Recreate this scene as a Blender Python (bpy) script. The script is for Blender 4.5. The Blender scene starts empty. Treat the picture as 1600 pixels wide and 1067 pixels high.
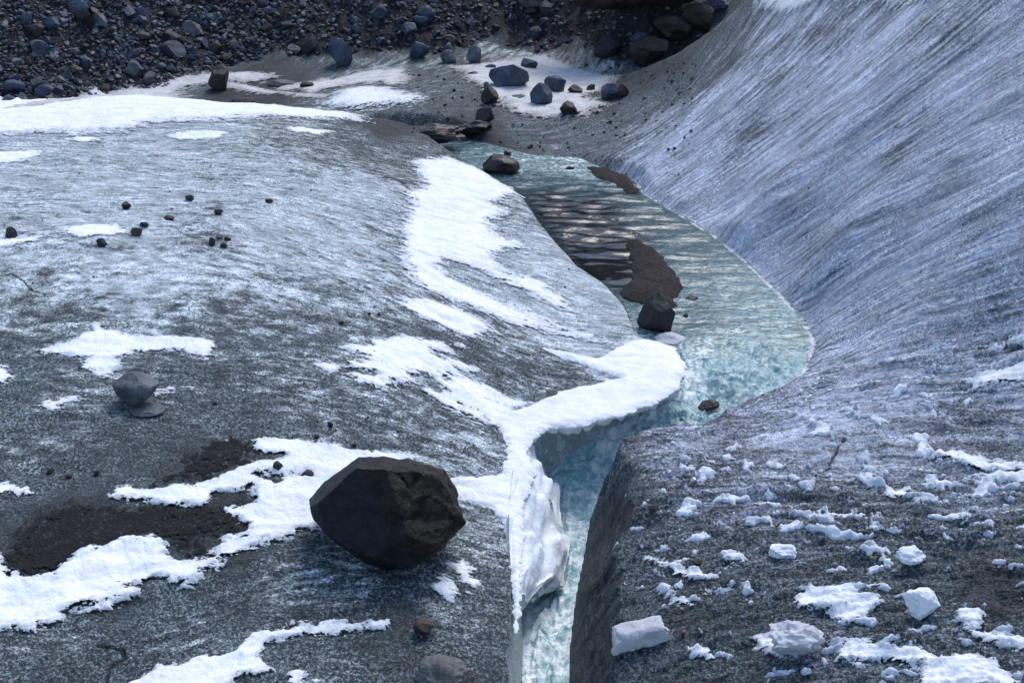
import bpy, math, random
import numpy as np
from mathutils import Vector
random.seed(7)
R = math.radians
# ------------------------------------------------------------------ camera, sky, sun, exposure
PITCH = R(22); CZ = 12.0; LENS = 50.0; FPX = 1600*LENS/36
C = bpy.context.scene.collection
cam_d = bpy.data.cameras.new('camera'); cam = bpy.data.objects.new('camera', cam_d); C.objects.link(cam)
cam.location = (0, 0, CZ); cam.rotation_euler = (R(90)-PITCH, 0, 0)
cam_d.lens = LENS; cam_d.sensor_width = 36; cam_d.clip_end = 2000
S_ = bpy.context.scene
S_.camera = cam
w = bpy.data.worlds.new('World'); S_.world = w; w.use_nodes = True
nt = w.node_tree; bg = nt.nodes['Background']
SUN_EL, SUN_AZ = R(52), R(25)        # high, behind the moraine, veiled by thin cloud
sky = nt.nodes.new('ShaderNodeTexSky'); sky.sky_type = 'NISHITA'; sky.sun_disc = False
sky.sun_elevation = SUN_EL; sky.sun_rotation = SUN_AZ; sky.air_density = 1.0; sky.dust_density = 1.0
sky.ozone_density = 1.2
nt.links.new(sky.outputs[0], bg.inputs[0]); bg.inputs[1].default_value = 0.15
sd = bpy.data.lights.new('sun', 'SUN'); sun = bpy.data.objects.new('sun', sd); C.objects.link(sun)
sd.energy = 1.5; sd.angle = R(30); sd.color = (1, .97, .93)
sv = Vector((math.sin(SUN_AZ)*math.cos(SUN_EL), math.cos(SUN_AZ)*math.cos(SUN_EL), math.sin(SUN_EL)))
sun.rotation_euler = sv.to_track_quat('Z', 'Y').to_euler(); sun.location = (0, 30, 30)
S_.view_settings.view_transform = 'Standard'; S_.view_settings.look = 'None'
S_.view_settings.exposure = 0.62; S_.view_settings.gamma = 1

# ------------------------------------------------------------------ numeric helpers
def hsh(ix, iy, seed):
    h = (ix.astype(np.int64)*374761393 + iy.astype(np.int64)*668265263 + seed*974711) & 0xffffffff
    h = ((h ^ (h >> 13))*1274126177) & 0xffffffff
    h = ((h ^ (h >> 16))*2246822519) & 0xffffffff
    return (h ^ (h >> 15)) & 0xffffffff
def noise(x, y, seed=0):
    x0 = np.floor(x); y0 = np.floor(y); fx = x-x0; fy = y-y0
    u = fx*fx*fx*(fx*(fx*6-15)+10); v = fy*fy*fy*(fy*(fy*6-15)+10)
    def g(dx, dy):
        a = hsh(x0+dx, y0+dy, seed)*(2*math.pi/4294967296.0)
        return np.cos(a)*(fx-dx)+np.sin(a)*(fy-dy)
    a = g(0, 0); b = g(1, 0); c = g(0, 1); d = g(1, 1)
    return ((a*(1-u)+b*u)*(1-v)+(c*(1-u)+d*u)*v)*1.5
def fbm(x, y, o=4, seed=0, gain=.5):
    s = 0; a = 1; t = 0
    for i in range(o):
        s = s+a*noise(x*2**i+i*17.3, y*2**i-i*9.1, seed+i*7); t += a; a *= gain
    return s/t
def sstep(a, b, x):
    t = np.clip((x-a)/(b-a), 0, 1); return t*t*(3-2*t)
def ray(px, py):
    xn = (np.asarray(px, float)-800)/FPX; yn = (533.5-np.asarray(py, float))/FPX
    return xn, math.cos(PITCH)+yn*math.sin(PITCH), -math.sin(PITCH)+yn*math.cos(PITCH)
def at_z(px, py, z):
    dx, dy, dz = ray(px, py); t = (z-CZ)/dz; return float(dx*t), float(dy*t)
def at_y(px, py, Y):
    dx, dy, dz = ray(px, py); t = Y/dy; return float(dx*t), float(Y), float(CZ+dz*t)
class TPS:
    def __init__(s, P, V, lam=1e-3):
        P = np.array(P, float); V = np.array(V, float); s.m = P.mean(0); s.P = (P-s.m)/20; n = len(P)
        A = np.zeros((n+3, n+3)); A[:n, :n] = s.k(s.P, s.P)+lam*np.eye(n)
        A[:n, n] = 1; A[:n, n+1:] = s.P; A[n, :n] = 1; A[n+1:, :n] = s.P.T
        s.w = np.linalg.solve(A, np.concatenate([V, np.zeros(3)]))
    def k(s, a, b):
        r2 = ((a[:, None, :]-b[None])**2).sum(2)+1e-9; return .5*r2*np.log(r2)
    def __call__(s, x, y):
        sh = np.shape(x); Q = (np.stack([np.ravel(x), np.ravel(y)], 1)-s.m)/20; o = np.empty(len(Q))
        for i in range(0, len(Q), 40000):
            q = Q[i:i+40000]; o[i:i+40000] = s.k(q, s.P)@s.w[:-3]+s.w[-3]+q@s.w[-2:]
        return o.reshape(sh)
def field(P, V, x, y, wid=1.0):
    """normalised gaussian-ish interpolation in (angle, log r) space; V may have several columns"""
    P = np.array(P, float); V = np.array(V, float); V = V.reshape(len(V), -1)
    pa = np.stack([np.arctan2(P[:, 0], P[:, 1])*10, np.log(np.hypot(P[:, 0], P[:, 1]))*6], 1)
    sh = np.shape(x); X = np.ravel(x); Y = np.ravel(y)
    Q = np.stack([np.arctan2(X, Y)*10, np.log(np.hypot(X, Y))*6], 1); o = np.empty((len(Q), V.shape[1]))
    for i in range(0, len(Q), 40000):
        q = Q[i:i+40000]; r2 = ((q[:, None]-pa[None])**2).sum(2); wt = 1/(r2+.02*wid)**2; o[i:i+40000] = (wt@V)/wt.sum(1)[:, None]
    return [o[:, k].reshape(sh) for k in range(V.shape[1])]
def seg_d(poly, x, y, closed=True):
    d = np.full(np.shape(x), 1e9); n = len(poly)
    for i in range(n if closed else n-1):
        ax, ay = poly[i]; bx, by = poly[(i+1) % n]; ex, ey = bx-ax, by-ay; L = ex*ex+ey*ey+1e-12
        t = np.clip(((x-ax)*ex+(y-ay)*ey)/L, 0, 1); d = np.minimum(d, (x-ax-t*ex)**2+(y-ay-t*ey)**2)
    return np.sqrt(d)
def inside(poly, x, y):
    c = np.zeros(np.shape(x), bool); n = len(poly)
    for i in range(n):
        ax, ay = poly[i]; bx, by = poly[(i+1) % n]
        if ay == by: continue
        c ^= ((ay > y) != (by > y)) & (x < (bx-ax)*(y-ay)/(by-ay)+ax)
    return c
def sdf(poly, x, y):
    d = seg_d(poly, x, y); return np.where(inside(poly, x, y), d, -d)

# ------------------------------------------------------------------ base surface from surveyed points
ctl = []
def cz(*a):
    for px, py, z in a: X, Y = at_z(px, py, z); ctl.append((X, Y, z))
def cy(*a):
    for px, py, Y in a: ctl.append(at_y(px, py, Y))
cz((680,225,.45),(720,243,.25),(770,272,.1),(830,315,.06),(890,390,.06),(950,450,.06),(1000,520,.08),(1055,575,.12),
   (700,350,.4),(700,450,.5),(850,500,.25),(600,300,.85),(600,450,.85),(600,550,.78),(800,600,.32),(720,600,.5),
   (400,250,1.35),(400,400,1.3),(400,550,1.1),(200,250,1.6),(200,400,1.5),(200,550,1.25),(0,250,1.75),(0,400,1.65),(0,600,1.25),
   (400,700,.7),(200,700,.85),(0,750,.9),(600,700,.5),(750,700,.22),(795,670,.12),(800,750,-.02),(800,850,-.2),(800,950,-.35),(800,1067,-.6),
   (600,850,.1),(600,1000,-.2),(400,850,.35),(400,1000,.05),(200,900,.4),(0,900,.6),(0,1067,.3),(200,1067,.1),(-300,700,1.5),(-300,1067,1.0),(-300,400,1.9),
   (560,183,1.1),(400,166,1.6),(200,155,1.85),(0,170,1.8),(-300,180,1.9),(620,200,.8),(800,1250,-.9),(300,1250,0),(-200,1300,.6))
# right side
cz((1265,535,.05),(1210,460,.05),(1110,368,.05),(1060,335,.05),(1000,303,.05),(1250,585,.05),(1180,625,.05),(1100,660,.05),
   (900,245,.08),(1000,718,.02),(945,730,-.12),(950,800,-.3),(960,900,-.45),(1000,1000,-.5),(950,1067,-.75),
   (1100,710,.08),(1200,650,.12),(1300,620,.35),(1300,700,.25),(1300,850,.05),(1300,1000,-.1),(1100,850,-.2),(1100,1000,-.35),
   (1180,385,.36),(1280,462,.40),(1320,545,.33),(1080,300,.42),(1140,335,.40),(1240,425,.42),
   (1600,700,1.0),(1600,850,.7),(1600,1067,.3),(1450,620,.8),(1450,720,.5),(1450,900,.3),(1900,1067,1.0),(1100,1250,-.5),(1800,1300,.6))
cy((1600,300,27.5),(1600,0,33.5),(1400,300,31.5),(1200,300,36.5),(1400,0,41),(1200,0,51),(1100,150,46),(1000,200,48.5),(1600,500,25.3),(1400,500,27.7),
   (1300,400,31.8),(1500,150,32.5),(1300,150,39),(1100,60,54),(1900,300,24),(1900,0,29),(1900,600,21.5))
cy((1300,-150,52),(1600,-200,40),(1900,-250,33))
# behind the dome crest and the valley floor
for X, Y, z in ((-19,51,.7),(-14,52,.5),(-9,51,.35),(-5.5,50.5,.3),(-25,54,1.0)): ctl.append((X, Y, z))
cy((350,125,58),(620,112,59),(560,150,53.5),(620,178,50.5),(750,112,58),(820,88,62),(900,185,50),(960,135,56),(800,228,47.5),(770,195,49),(700,175,50.5),
   (860,140,55),(1010,105,56.5))
SB = [(-200,52),(0,53),(200,57),(350,60),(500,61),(650,62),(800,64),(930,62),(1000,60),(1060,60.5)]   # foot of the moraine by column and distance
for px, Y in SB:
    X = (px-800)/FPX*Y*1.06
    for dy, z in ((0,.45),(3,2.3),(7,5.2),(14,10.5),(24,17.5),(45,25)): ctl.append((X*(1+dy/90), Y+dy, z))  # unseen upper slope raised steeper so the pool mirrors it dark
for X, Y, z in ((-40,30,2.6),(-40,55,2.0),(-35,62,6),(-45,80,18),(25,70,14),(35,60,15),(40,40,14),(30,100,24),(0,110,28),(-50,110,26),(45,20,9)): ctl.append((X, Y, z))  # out-of-view ridge heights, also raised for the dark reflection
ctl = np.array(ctl); SURF = TPS(ctl[:, :2], ctl[:, 2], 2e-4)

# ------------------------------------------------------------------ stream: water level and banks
def wz(Y): return np.interp(Y, [10,18,21,24.2,25.6,26.8,28.3,30,60], [-2.5,-2.15,-1.9,-1.55,-1.15,-.55,-.15,0,0])
def on_w(px, py):
    dx, dy, dz = ray(px, py); t = np.linspace(10, 90, 16000); f = CZ+dz*t-wz(dy*t); k = int(np.argmax(f < 0)); return float(dx*t[k]), float(dy*t[k])
LB = [(-5.2,50.2),(-4.2,49.2)]+[on_w(*p) for p in [(660,222),(700,240),(760,268),(820,304),(850,345),(885,388),(910,415),(950,440),(985,475),(1005,520),(1040,545),(1066,575),(1056,605),(1020,632),(960,665),(900,702),(852,745)]]
LB += [(.42,24.6),(.3,23.6),(.24,22.4),(.2,21),(.15,19),(.1,16),(0,10)]
RB = [(-5.2,50.6),(-4.2,50.4)]+[on_w(*p) for p in [(690,205),(760,226),(830,244),(900,248),(930,260),(990,285),(1002,303),(1060,338),(1110,369),(1160,410),(1210,460),(1250,502),(1266,540),(1250,582),(1200,612),(1160,630),(1105,662)]]
RB += [(3.55,26.2),(2.5,25.6),(1.75,25.0),(1.5,24.2),(1.35,23.2),(1.15,22),(.98,20.5),(.9,19),(.8,16),(.7,10)]
WPOLY = LB+RB[::-1]

# ------------------------------------------------------------------ polar grid
ang = np.concatenate([np.linspace(-44, -23.5, 60, endpoint=False), np.linspace(-23.5, 23.5, 1180), np.linspace(23.5, 44, 60)[1:]])
phi = np.radians(np.linspace(-42, -8.2, 900))        # depression angles, denser where the view is steep
rr = np.concatenate([np.geomspace(9, 13.2, 25, endpoint=False), 12/np.tan(-np.linspace(R(-42.2), R(-9.2), 960)), np.geomspace(74.6, 112, 40)])
rr = np.sort(rr)
RG, AG = np.meshgrid(rr, np.radians(ang), indexing='ij')
GX = RG*np.sin(AG); GY = RG*np.cos(AG); NI, NJ = GX.shape
def coarse(f, k=4):
    """evaluate a smooth function on a thinned grid, then linearly fill"""
    ii = np.unique(np.r_[np.arange(0, NI, k), NI-1]); jj = np.unique(np.r_[np.arange(0, NJ, k), NJ-1])
    outs = f(GX[np.ix_(ii, jj)], GY[np.ix_(ii, jj)]); res = []
    for o in (outs if isinstance(outs, list) else [outs]):
        t = np.stack([np.interp(np.arange(NJ), jj, o[a]) for a in range(len(ii))])
        pos = np.interp(np.arange(NI), ii, np.arange(len(ii))); a0 = np.minimum(pos.astype(int), len(ii)-2); fr = (pos-a0)[:, None]
        res.append(t[a0]*(1-fr)+t[a0+1]*fr)
    return res if isinstance(outs, list) else res[0]
SF = coarse(SURF)
dL = coarse(lambda x, y: seg_d(LB, x, y, False), 2); dR = coarse(lambda x, y: seg_d(RB, x, y, False), 2)
INW = inside(WPOLY, GX, GY)
rightside = dR < dL
ZW = wz(GY)
# direction of the ice streaks: s constant along a streak, t runs along it
def first_hit(px, py):
    dx, dy, dz = ray(px, py); t = np.linspace(12, 110, 500); z = SURF(dx*t, dy*t); k = int(np.argmax(CZ+dz*t < z)); return float(dx*t[k]), float(dy*t[k])
LINES = [[(0,230),(400,235),(620,275),(800,330)],[(0,330),(400,345),(640,420),(880,520)],[(0,450),(400,460),(640,520),(840,615)],[(0,560),(400,570),(600,605),(785,680)],
 [(0,680),(400,680),(770,770)],[(0,800),(400,780),(600,800)],[(0,930),(300,880),(560,850),(780,880)],[(0,1067),(300,990),(550,930),(780,1000)],[(200,1160),(500,1067),(780,1100)],
 [(0,175),(300,170),(540,185)]]
RL = [[(880,225),(1000,165),(1080,90),(1150,0)],[(1000,290),(1130,200),(1260,100),(1340,0)],[(1060,340),(1250,220),(1420,100),(1520,0)],[(1160,410),(1400,265),(1600,140)],
 [(1230,470),(1400,380),(1600,290)],[(1265,540),(1400,480),(1600,420)],[(1200,610),(1400,565),(1600,530)],[(1060,690),(1300,655),(1600,640)],[(950,740),(1300,750),(1600,750)],
 [(930,900),(1300,860),(1600,860)],[(900,1067),(1200,985),(1600,960)]]
sp, sval = [], []
for side in (LINES, RL):
    for ln in side:
        pts = []
        for a, b in zip(ln[:-1], ln[1:]):
            for q in (0, .5): pts.append((a[0]+(b[0]-a[0])*q, a[1]+(b[1]-a[1])*q))
        pts.append(ln[-1]); ws = [first_hit(*p) for p in pts]; s0 = ws[0][1] if side is RL else ws[-1][1]
        for p in ws: sp.append(p); sval.append(s0)
FS = TPS(sp, sval, 5e-3); SFL = coarse(FS); TFL = GX.copy()

# relief
near = np.clip(25/RG, .4, 1.3)
micro = fbm(SFL*5, TFL*2.0, 3, 11)*.035 + fbm(GX*9, GY*6, 3, 5)*.016
big = fbm(GX*.35, GY*.3, 3, 21)*.10
strk = fbm(SFL*2.2, TFL*.45, 3, 31)*.07
rough = 1-np.abs(noise(SFL*3.2, TFL*1.1, 41))
SM = [(-200,47.5),(0,49.5),(100,52),(200,55),(350,59.5),(500,61),(650,62),(800,64),(930,62),(1000,59.5),(1060,59.5)]
moraine = sstep(-.6, .6, GY-np.interp(GX/GY*FPX/1.06+800, [a for a, b in SM], [b for a, b in SM])+fbm(GX*.5, GY*.5, 3, 77)*1.6)
moraine = np.where(GX/GY > .135+fbm(GX*.4, GY*.4, 3, 79)*.02, 0, moraine)
tame = sstep(0, 1.2, np.minimum(dL, dR))
rightw = np.where(rightside & (GY < 60), 1., 0.)
farfade = sstep(60, 50, GY)
strk = strk+rightw*fbm(SFL*3.2, TFL*.28, 3, 33)*.06
relief = farfade*(micro*1.0+strk*(.8+.5*rightw))*(.25+.75*tame)+big*tame+micro*rightw*sstep(34, 22, RG)*.9
lump = np.clip(fbm(SFL*2.4, TFL*1.5, 4, 51)-.05, 0, 1)*rightw*sstep(34, 24, RG)*.22*tame
ZS = SF+relief+lump
ZS += moraine*(fbm(GX*.8, GY*.8, 4, 61)*.5+fbm(GX*3, GY*3, 3, 62)*.15)
d = np.where(rightside, dR, dL)
gorge = sstep(28.2, 26.2, GY)
ww = np.where(rightside, .45+gorge*(.35-.48*np.exp(-((GY-24.3)/.75)**2)+.28*noise(GY*.9, GX*.3, 3)+.10*noise(GY*3, GX, 6)), .45-gorge*.27+.05*noise(GX*2, GY*2, 4))
k = sstep(0, 1, np.clip(d/ww, 0, 1)); k = np.where(gorge > .3, np.clip(d/ww, 0, 1)**.85, k)
wallrelief = gorge*.20*fbm(GY*1.5+GX*.6, SF*0+d*6+ZW, 3, 91)*np.sin(np.clip(d/ww, 0, 1)*math.pi)
Z = np.where(INW, ZW-np.minimum(.5, d*1.2+.03), (ZW-.03)*(1-k)+ZS*k+wallrelief)
SMOOTHZ = np.where(INW, SF, ZS)       # ground as if the channel were filled: carries the snow over the lip

def interp_grid(A, x, y):
    r = np.hypot(x, y); a = np.degrees(np.arctan2(x, y)); i = np.interp(r, rr, np.arange(NI)); j = np.interp(a, ang, np.arange(NJ))
    i0 = np.minimum(i.astype(int), NI-2); j0 = np.minimum(j.astype(int), NJ-2); u = i-i0; v = j-j0
    return (A[i0, j0]*(1-v)+A[i0, j0+1]*v)*(1-u)+(A[i0+1, j0]*(1-v)+A[i0+1, j0+1]*v)*u
def hit(px, py, A=None):
    A = Z if A is None else A
    dx, dy, dz = ray(px, py); t = np.arange(12, 112, .02); z = interp_grid(A, dx*t, dy*t)
    b = CZ+dz*t < z; kk = int(np.argmax(b)) if b.any() else len(t)-1
    return float(dx*t[kk]), float(dy*t[kk]), float(z[kk]), float(t[kk])

# ------------------------------------------------------------------ surface cover maps
FR = [  # column, row, frost, brown
(0,240,.8,0),(150,260,.75,0),(200,300,.68,0),(400,250,.6,.1),(400,320,.7,0),(550,300,.7,0),(100,350,.68,0),(100,420,.62,0),(300,380,.68,0),(500,400,.68,0),(200,450,.6,0),(400,450,.58,0),(600,450,.55,0),
(600,510,.38,0),(100,490,.45,0),(300,500,.4,0),(450,520,.3,0),(700,560,.32,0),(850,580,.3,0),(800,500,.45,0),(850,430,.7,0),(900,500,.85,0),(940,530,.8,0),(830,480,.7,0),(780,350,.55,0),(890,470,.8,0),(100,600,.25,0),(300,600,.2,.1),(500,600,.3,0),(500,680,.34,0),
(650,650,.36,0),(700,720,.42,0),(640,910,.35,0),(560,900,.3,0),(50,700,.22,.1),(200,720,.1,.5),(380,660,.1,.4),(300,740,-.1,.5),(150,850,-.4,.2),(350,820,-.4,.2),(300,930,.14,.1),(450,920,.2,0),(500,950,.2,0),(100,1010,.14,.3),(300,980,.18,.1),(500,1030,.15,.2),(650,1000,.1,.4),
(740,830,.5,.1),(740,950,.15,.4),(780,1030,.1,.2),(630,960,-.1,.4),(550,205,.35,.6),(450,200,.45,.5),(300,190,.8,.2),(650,230,.3,.4),(680,900,.25,.3),
(1300,200,.85,0),(1200,60,.6,0),(1120,70,.15,0),(1050,110,-.05,0),(1100,110,.3,0),(1160,50,.4,0),(1010,175,.38,0),(1000,135,-.3,0),(950,165,-.15,0),(960,205,.35,0),(900,215,.3,.4),(1000,200,.6,0),(1050,230,.8,0),(1600,200,.9,0),(1450,60,.65,0),(1400,400,.85,0),(1200,350,.85,0),(1300,560,.75,0),
(1500,520,.75,0),(1500,650,.62,0),(1300,690,.7,0),(1600,620,.65,0),(1600,700,.45,0),(1500,800,.42,.1),(1100,760,.4,.1),(1200,760,.42,.1),(1200,860,.28,.1),(1120,900,.18,.2),(1080,980,0,.25),(1400,900,.1,.3),(1550,925,-.2,.6),(1500,1000,.35,.1),
(950,800,0,0),(940,950,.02,0),(930,1040,.14,0),(1020,850,.25,0),(1300,1030,.3,.1),(1150,1040,.08,.4),(1600,850,.25,.3),(1100,690,.6,0),(1200,640,.65,0),
(750,150,.15,.6),(700,130,.25,.5),(650,115,.4,.4),(760,210,-.3,1),(600,200,-.4,.9),(820,200,.25,.2),(550,150,.55,.4),(400,150,-.3,.2),(250,140,.4,.2),(870,120,.6,.4)]
P = []; V = []
for px, py, f, b in FR:
    h = hit(px, py, ZS); P.append(h[:2]); V.append((f, b))
FROST, BROWN = coarse(lambda x, y: field(P, V, x, y))
FROST = FROST*sstep(.35, .0, moraine)+.10*fbm(GX*.45, GY*.35, 3, 333)*2; FROST = FROST+.15*sstep(0, .2, FROST)*(~rightside)+.10*sstep(.1, .5, FROST)*rightside
# walls of the channel
for cr in [[(152,1012),(170,1015),(192,1022),(194,1032),(172,1046),(166,1075)],[(1530,557),(1570,552),(1640,545)],[(1322,688),(1310,700),(1303,715),(1290,738)],[(16,430),(38,445),(50,454)],[(50,455),(70,462),(98,461)],[(626,283),(642,300),(652,318)]]:
    e_ = np.exp(-((seg_d([first_hit(*p) for p in cr], GX, GY, False)+.03*noise(GX*6, GY*6, 8))/.02)**2); FROST = FROST-.8*e_; Z = Z-.05*e_
wallm = np.where(INW, 1, sstep(1.15, .8, d/ww))*gorge
ICE = np.where(rightside, 0.0, 1.0)*wallm*(.55+.45*sstep(23.2, 24.6, GY))     # the pale translucent wall under the left lip

# ------------------------------------------------------------------ mesh builders
def new_mesh(name, co, faces, mats, attrs=None, smooth=True, parent=None, fattrs=None):
    me = bpy.data.meshes.new(name); co = np.ascontiguousarray(co, dtype=np.float32); faces = np.ascontiguousarray(faces, dtype=np.int32)
    n = faces.shape[1]; me.vertices.add(len(co)); me.vertices.foreach_set('co', co.ravel())
    me.loops.add(faces.size); me.loops.foreach_set('vertex_index', faces.ravel())
    me.polygons.add(len(faces)); me.polygons.foreach_set('loop_start', np.arange(0, faces.size, n, dtype=np.int32))
    me.polygons.foreach_set('loop_total', np.full(len(faces), n, dtype=np.int32))
    me.polygons.foreach_set('use_smooth', np.full(len(faces), smooth))
    me.update(calc_edges=True)
    for kname, v in (attrs or {}).items():
        v = np.asarray(v, dtype=np.float32)
        if v.ndim == 2: a = me.attributes.new(kname, 'FLOAT_VECTOR', 'POINT'); a.data.foreach_set('vector', v.ravel())
        else: a = me.attributes.new(kname, 'FLOAT', 'POINT'); a.data.foreach_set('value', v)
    for m in (mats if isinstance(mats, list) else [mats]): me.materials.append(m)
    o = bpy.data.objects.new(name, me); C.objects.link(o)
    if parent: o.parent = parent
    return o
def tag(o, label=None, cat=None, group=None, kind=None):
    if label: o['label'] = label
    if cat: o['category'] = cat
    if group: o['group'] = group
    if kind: o['kind'] = kind
    return o
def grid_mesh(name, mask, zarr, mat, attrs, bottom=None, xarr=None, yarr=None):
    """faces of the polar grid whose cell mask is true, as one mesh"""
    idx = -np.ones(NI*NJ, np.int64); vi = np.arange(NI*NJ).reshape(NI, NJ)
    q = np.stack([vi[:-1, :-1], vi[:-1, 1:], vi[1:, 1:], vi[1:, :-1]], 2)[mask]
    used = np.unique(q); idx[used] = np.arange(len(used)); f = idx[q]
    X = GX if xarr is None else xarr; Y = GY if yarr is None else yarr
    co = np.stack([X.ravel()[used], Y.ravel()[used], zarr.ravel()[used]], 1)
    at = {k_: (np.stack([c.ravel()[used] for c in v], 1) if isinstance(v, tuple) else v.ravel()[used]) for k_, v in attrs.items()}
    f = f[:, ::-1]
    if bottom is not None:
        n = len(co); co2 = co.copy(); co2[:, 2] = bottom.ravel()[used]; f2 = f[:, ::-1]+n
        e = np.concatenate([f[:, [0, 1]], f[:, [1, 2]], f[:, [2, 3]], f[:, [3, 0]]]); key = e[:, 0]*(n+1)+e[:, 1]; rev = e[:, 1]*(n+1)+e[:, 0]
        bd = e[~np.isin(key, rev)]; side = np.stack([bd[:, 1], bd[:, 0], bd[:, 0]+n, bd[:, 1]+n], 1)
        co = np.concatenate([co, co2]); f = np.concatenate([f, f2, side]); at = {k_: np.concatenate([v, v]) for k_, v in at.items()}
    return new_mesh(name, co, f, mat, at)

# ------------------------------------------------------------------ materials
class MT:
    def __init__(s, name):
        s.m = bpy.data.materials.new(name); s.m.use_nodes = True; s.t = s.m.node_tree; s.b = s.t.nodes['Principled BSDF']
    def n(s, typ, **kw):
        nd = s.t.nodes.new(typ)
        for k_, v in kw.items(): setattr(nd, k_, v)
        return nd
    def set(s, sock, v):
        if isinstance(v, bpy.types.NodeSocket): s.t.links.new(v, sock)
        elif v is not None: sock.default_value = (*v, 1) if isinstance(v, tuple) and len(v) == 3 and sock.type == 'RGBA' else v
    def math(s, op, a, b=None, c=None, clamp=False):
        nd = s.n('ShaderNodeMath', operation=op, use_clamp=clamp); s.set(nd.inputs[0], a)
        if b is not None: s.set(nd.inputs[1], b)
        if c is not None: s.set(nd.inputs[2], c)
        return nd.outputs[0]
    def attr(s, name, vec=False):
        nd = s.n('ShaderNodeAttribute', attribute_name=name); return nd.outputs['Vector' if vec else 'Fac']
    def coord(s): return s.n('ShaderNodeTexCoord').outputs['Object']
    def geo(s): return s.n('ShaderNodeNewGeometry').outputs['Position']
    def mul(s, v, xyz):
        nd = s.n('ShaderNodeVectorMath', operation='MULTIPLY'); s.set(nd.inputs[0], v); nd.inputs[1].default_value = xyz; return nd.outputs[0]
    def noise(s, v, sc, det=4, rough=.55, dist=0):
        nd = s.n('ShaderNodeTexNoise'); s.set(nd.inputs['Vector'], v); nd.inputs['Scale'].default_value = sc; nd.inputs['Detail'].default_value = det
        nd.inputs['Roughness'].default_value = rough; nd.inputs['Distortion'].default_value = dist; return nd.outputs['Fac']
    def vor(s, v, sc, out='Distance', feature='F1'):
        nd = s.n('ShaderNodeTexVoronoi', feature=feature); s.set(nd.inputs['Vector'], v); nd.inputs['Scale'].default_value = sc; return nd.outputs[out]
    def rng(s, v, a, b, c=0., d_=1., smooth=True):
        nd = s.n('ShaderNodeMapRange', interpolation_type='SMOOTHSTEP' if smooth else 'LINEAR'); s.set(nd.inputs[0], v)
        for i, q in enumerate((a, b, c, d_)): s.set(nd.inputs[i+1], q)
        return nd.outputs[0]
    def mix(s, f, a, b, bt='MIX'):
        nd = s.n('ShaderNodeMix', data_type='RGBA', blend_type=bt); s.set(nd.inputs[0], f); s.set(nd.inputs[6], a); s.set(nd.inputs[7], b); return nd.outputs[2]
    def bump(s, h, dist, st=1., nrm=None):
        nd = s.n('ShaderNodeBump'); nd.inputs['Strength'].default_value = st; nd.inputs['Distance'].default_value = dist; s.set(nd.inputs['Height'], h)
        if nrm is not None: s.set(nd.inputs['Normal'], nrm)
        return nd.outputs[0]
    def out(s, col=None, rough=None, nrm=None, spec=None, **kw):
        if col is not None: s.set(s.b.inputs['Base Color'], col)
        if rough is not None: s.set(s.b.inputs['Roughness'], rough)
        if nrm is not None: s.set(s.b.inputs['Normal'], nrm)
        if spec is not None: s.set(s.b.inputs['Specular IOR Level'], spec)
        for k_, v in kw.items(): s.set(s.b.inputs[k_.replace('_', ' ')], v)
        return s.m

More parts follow.
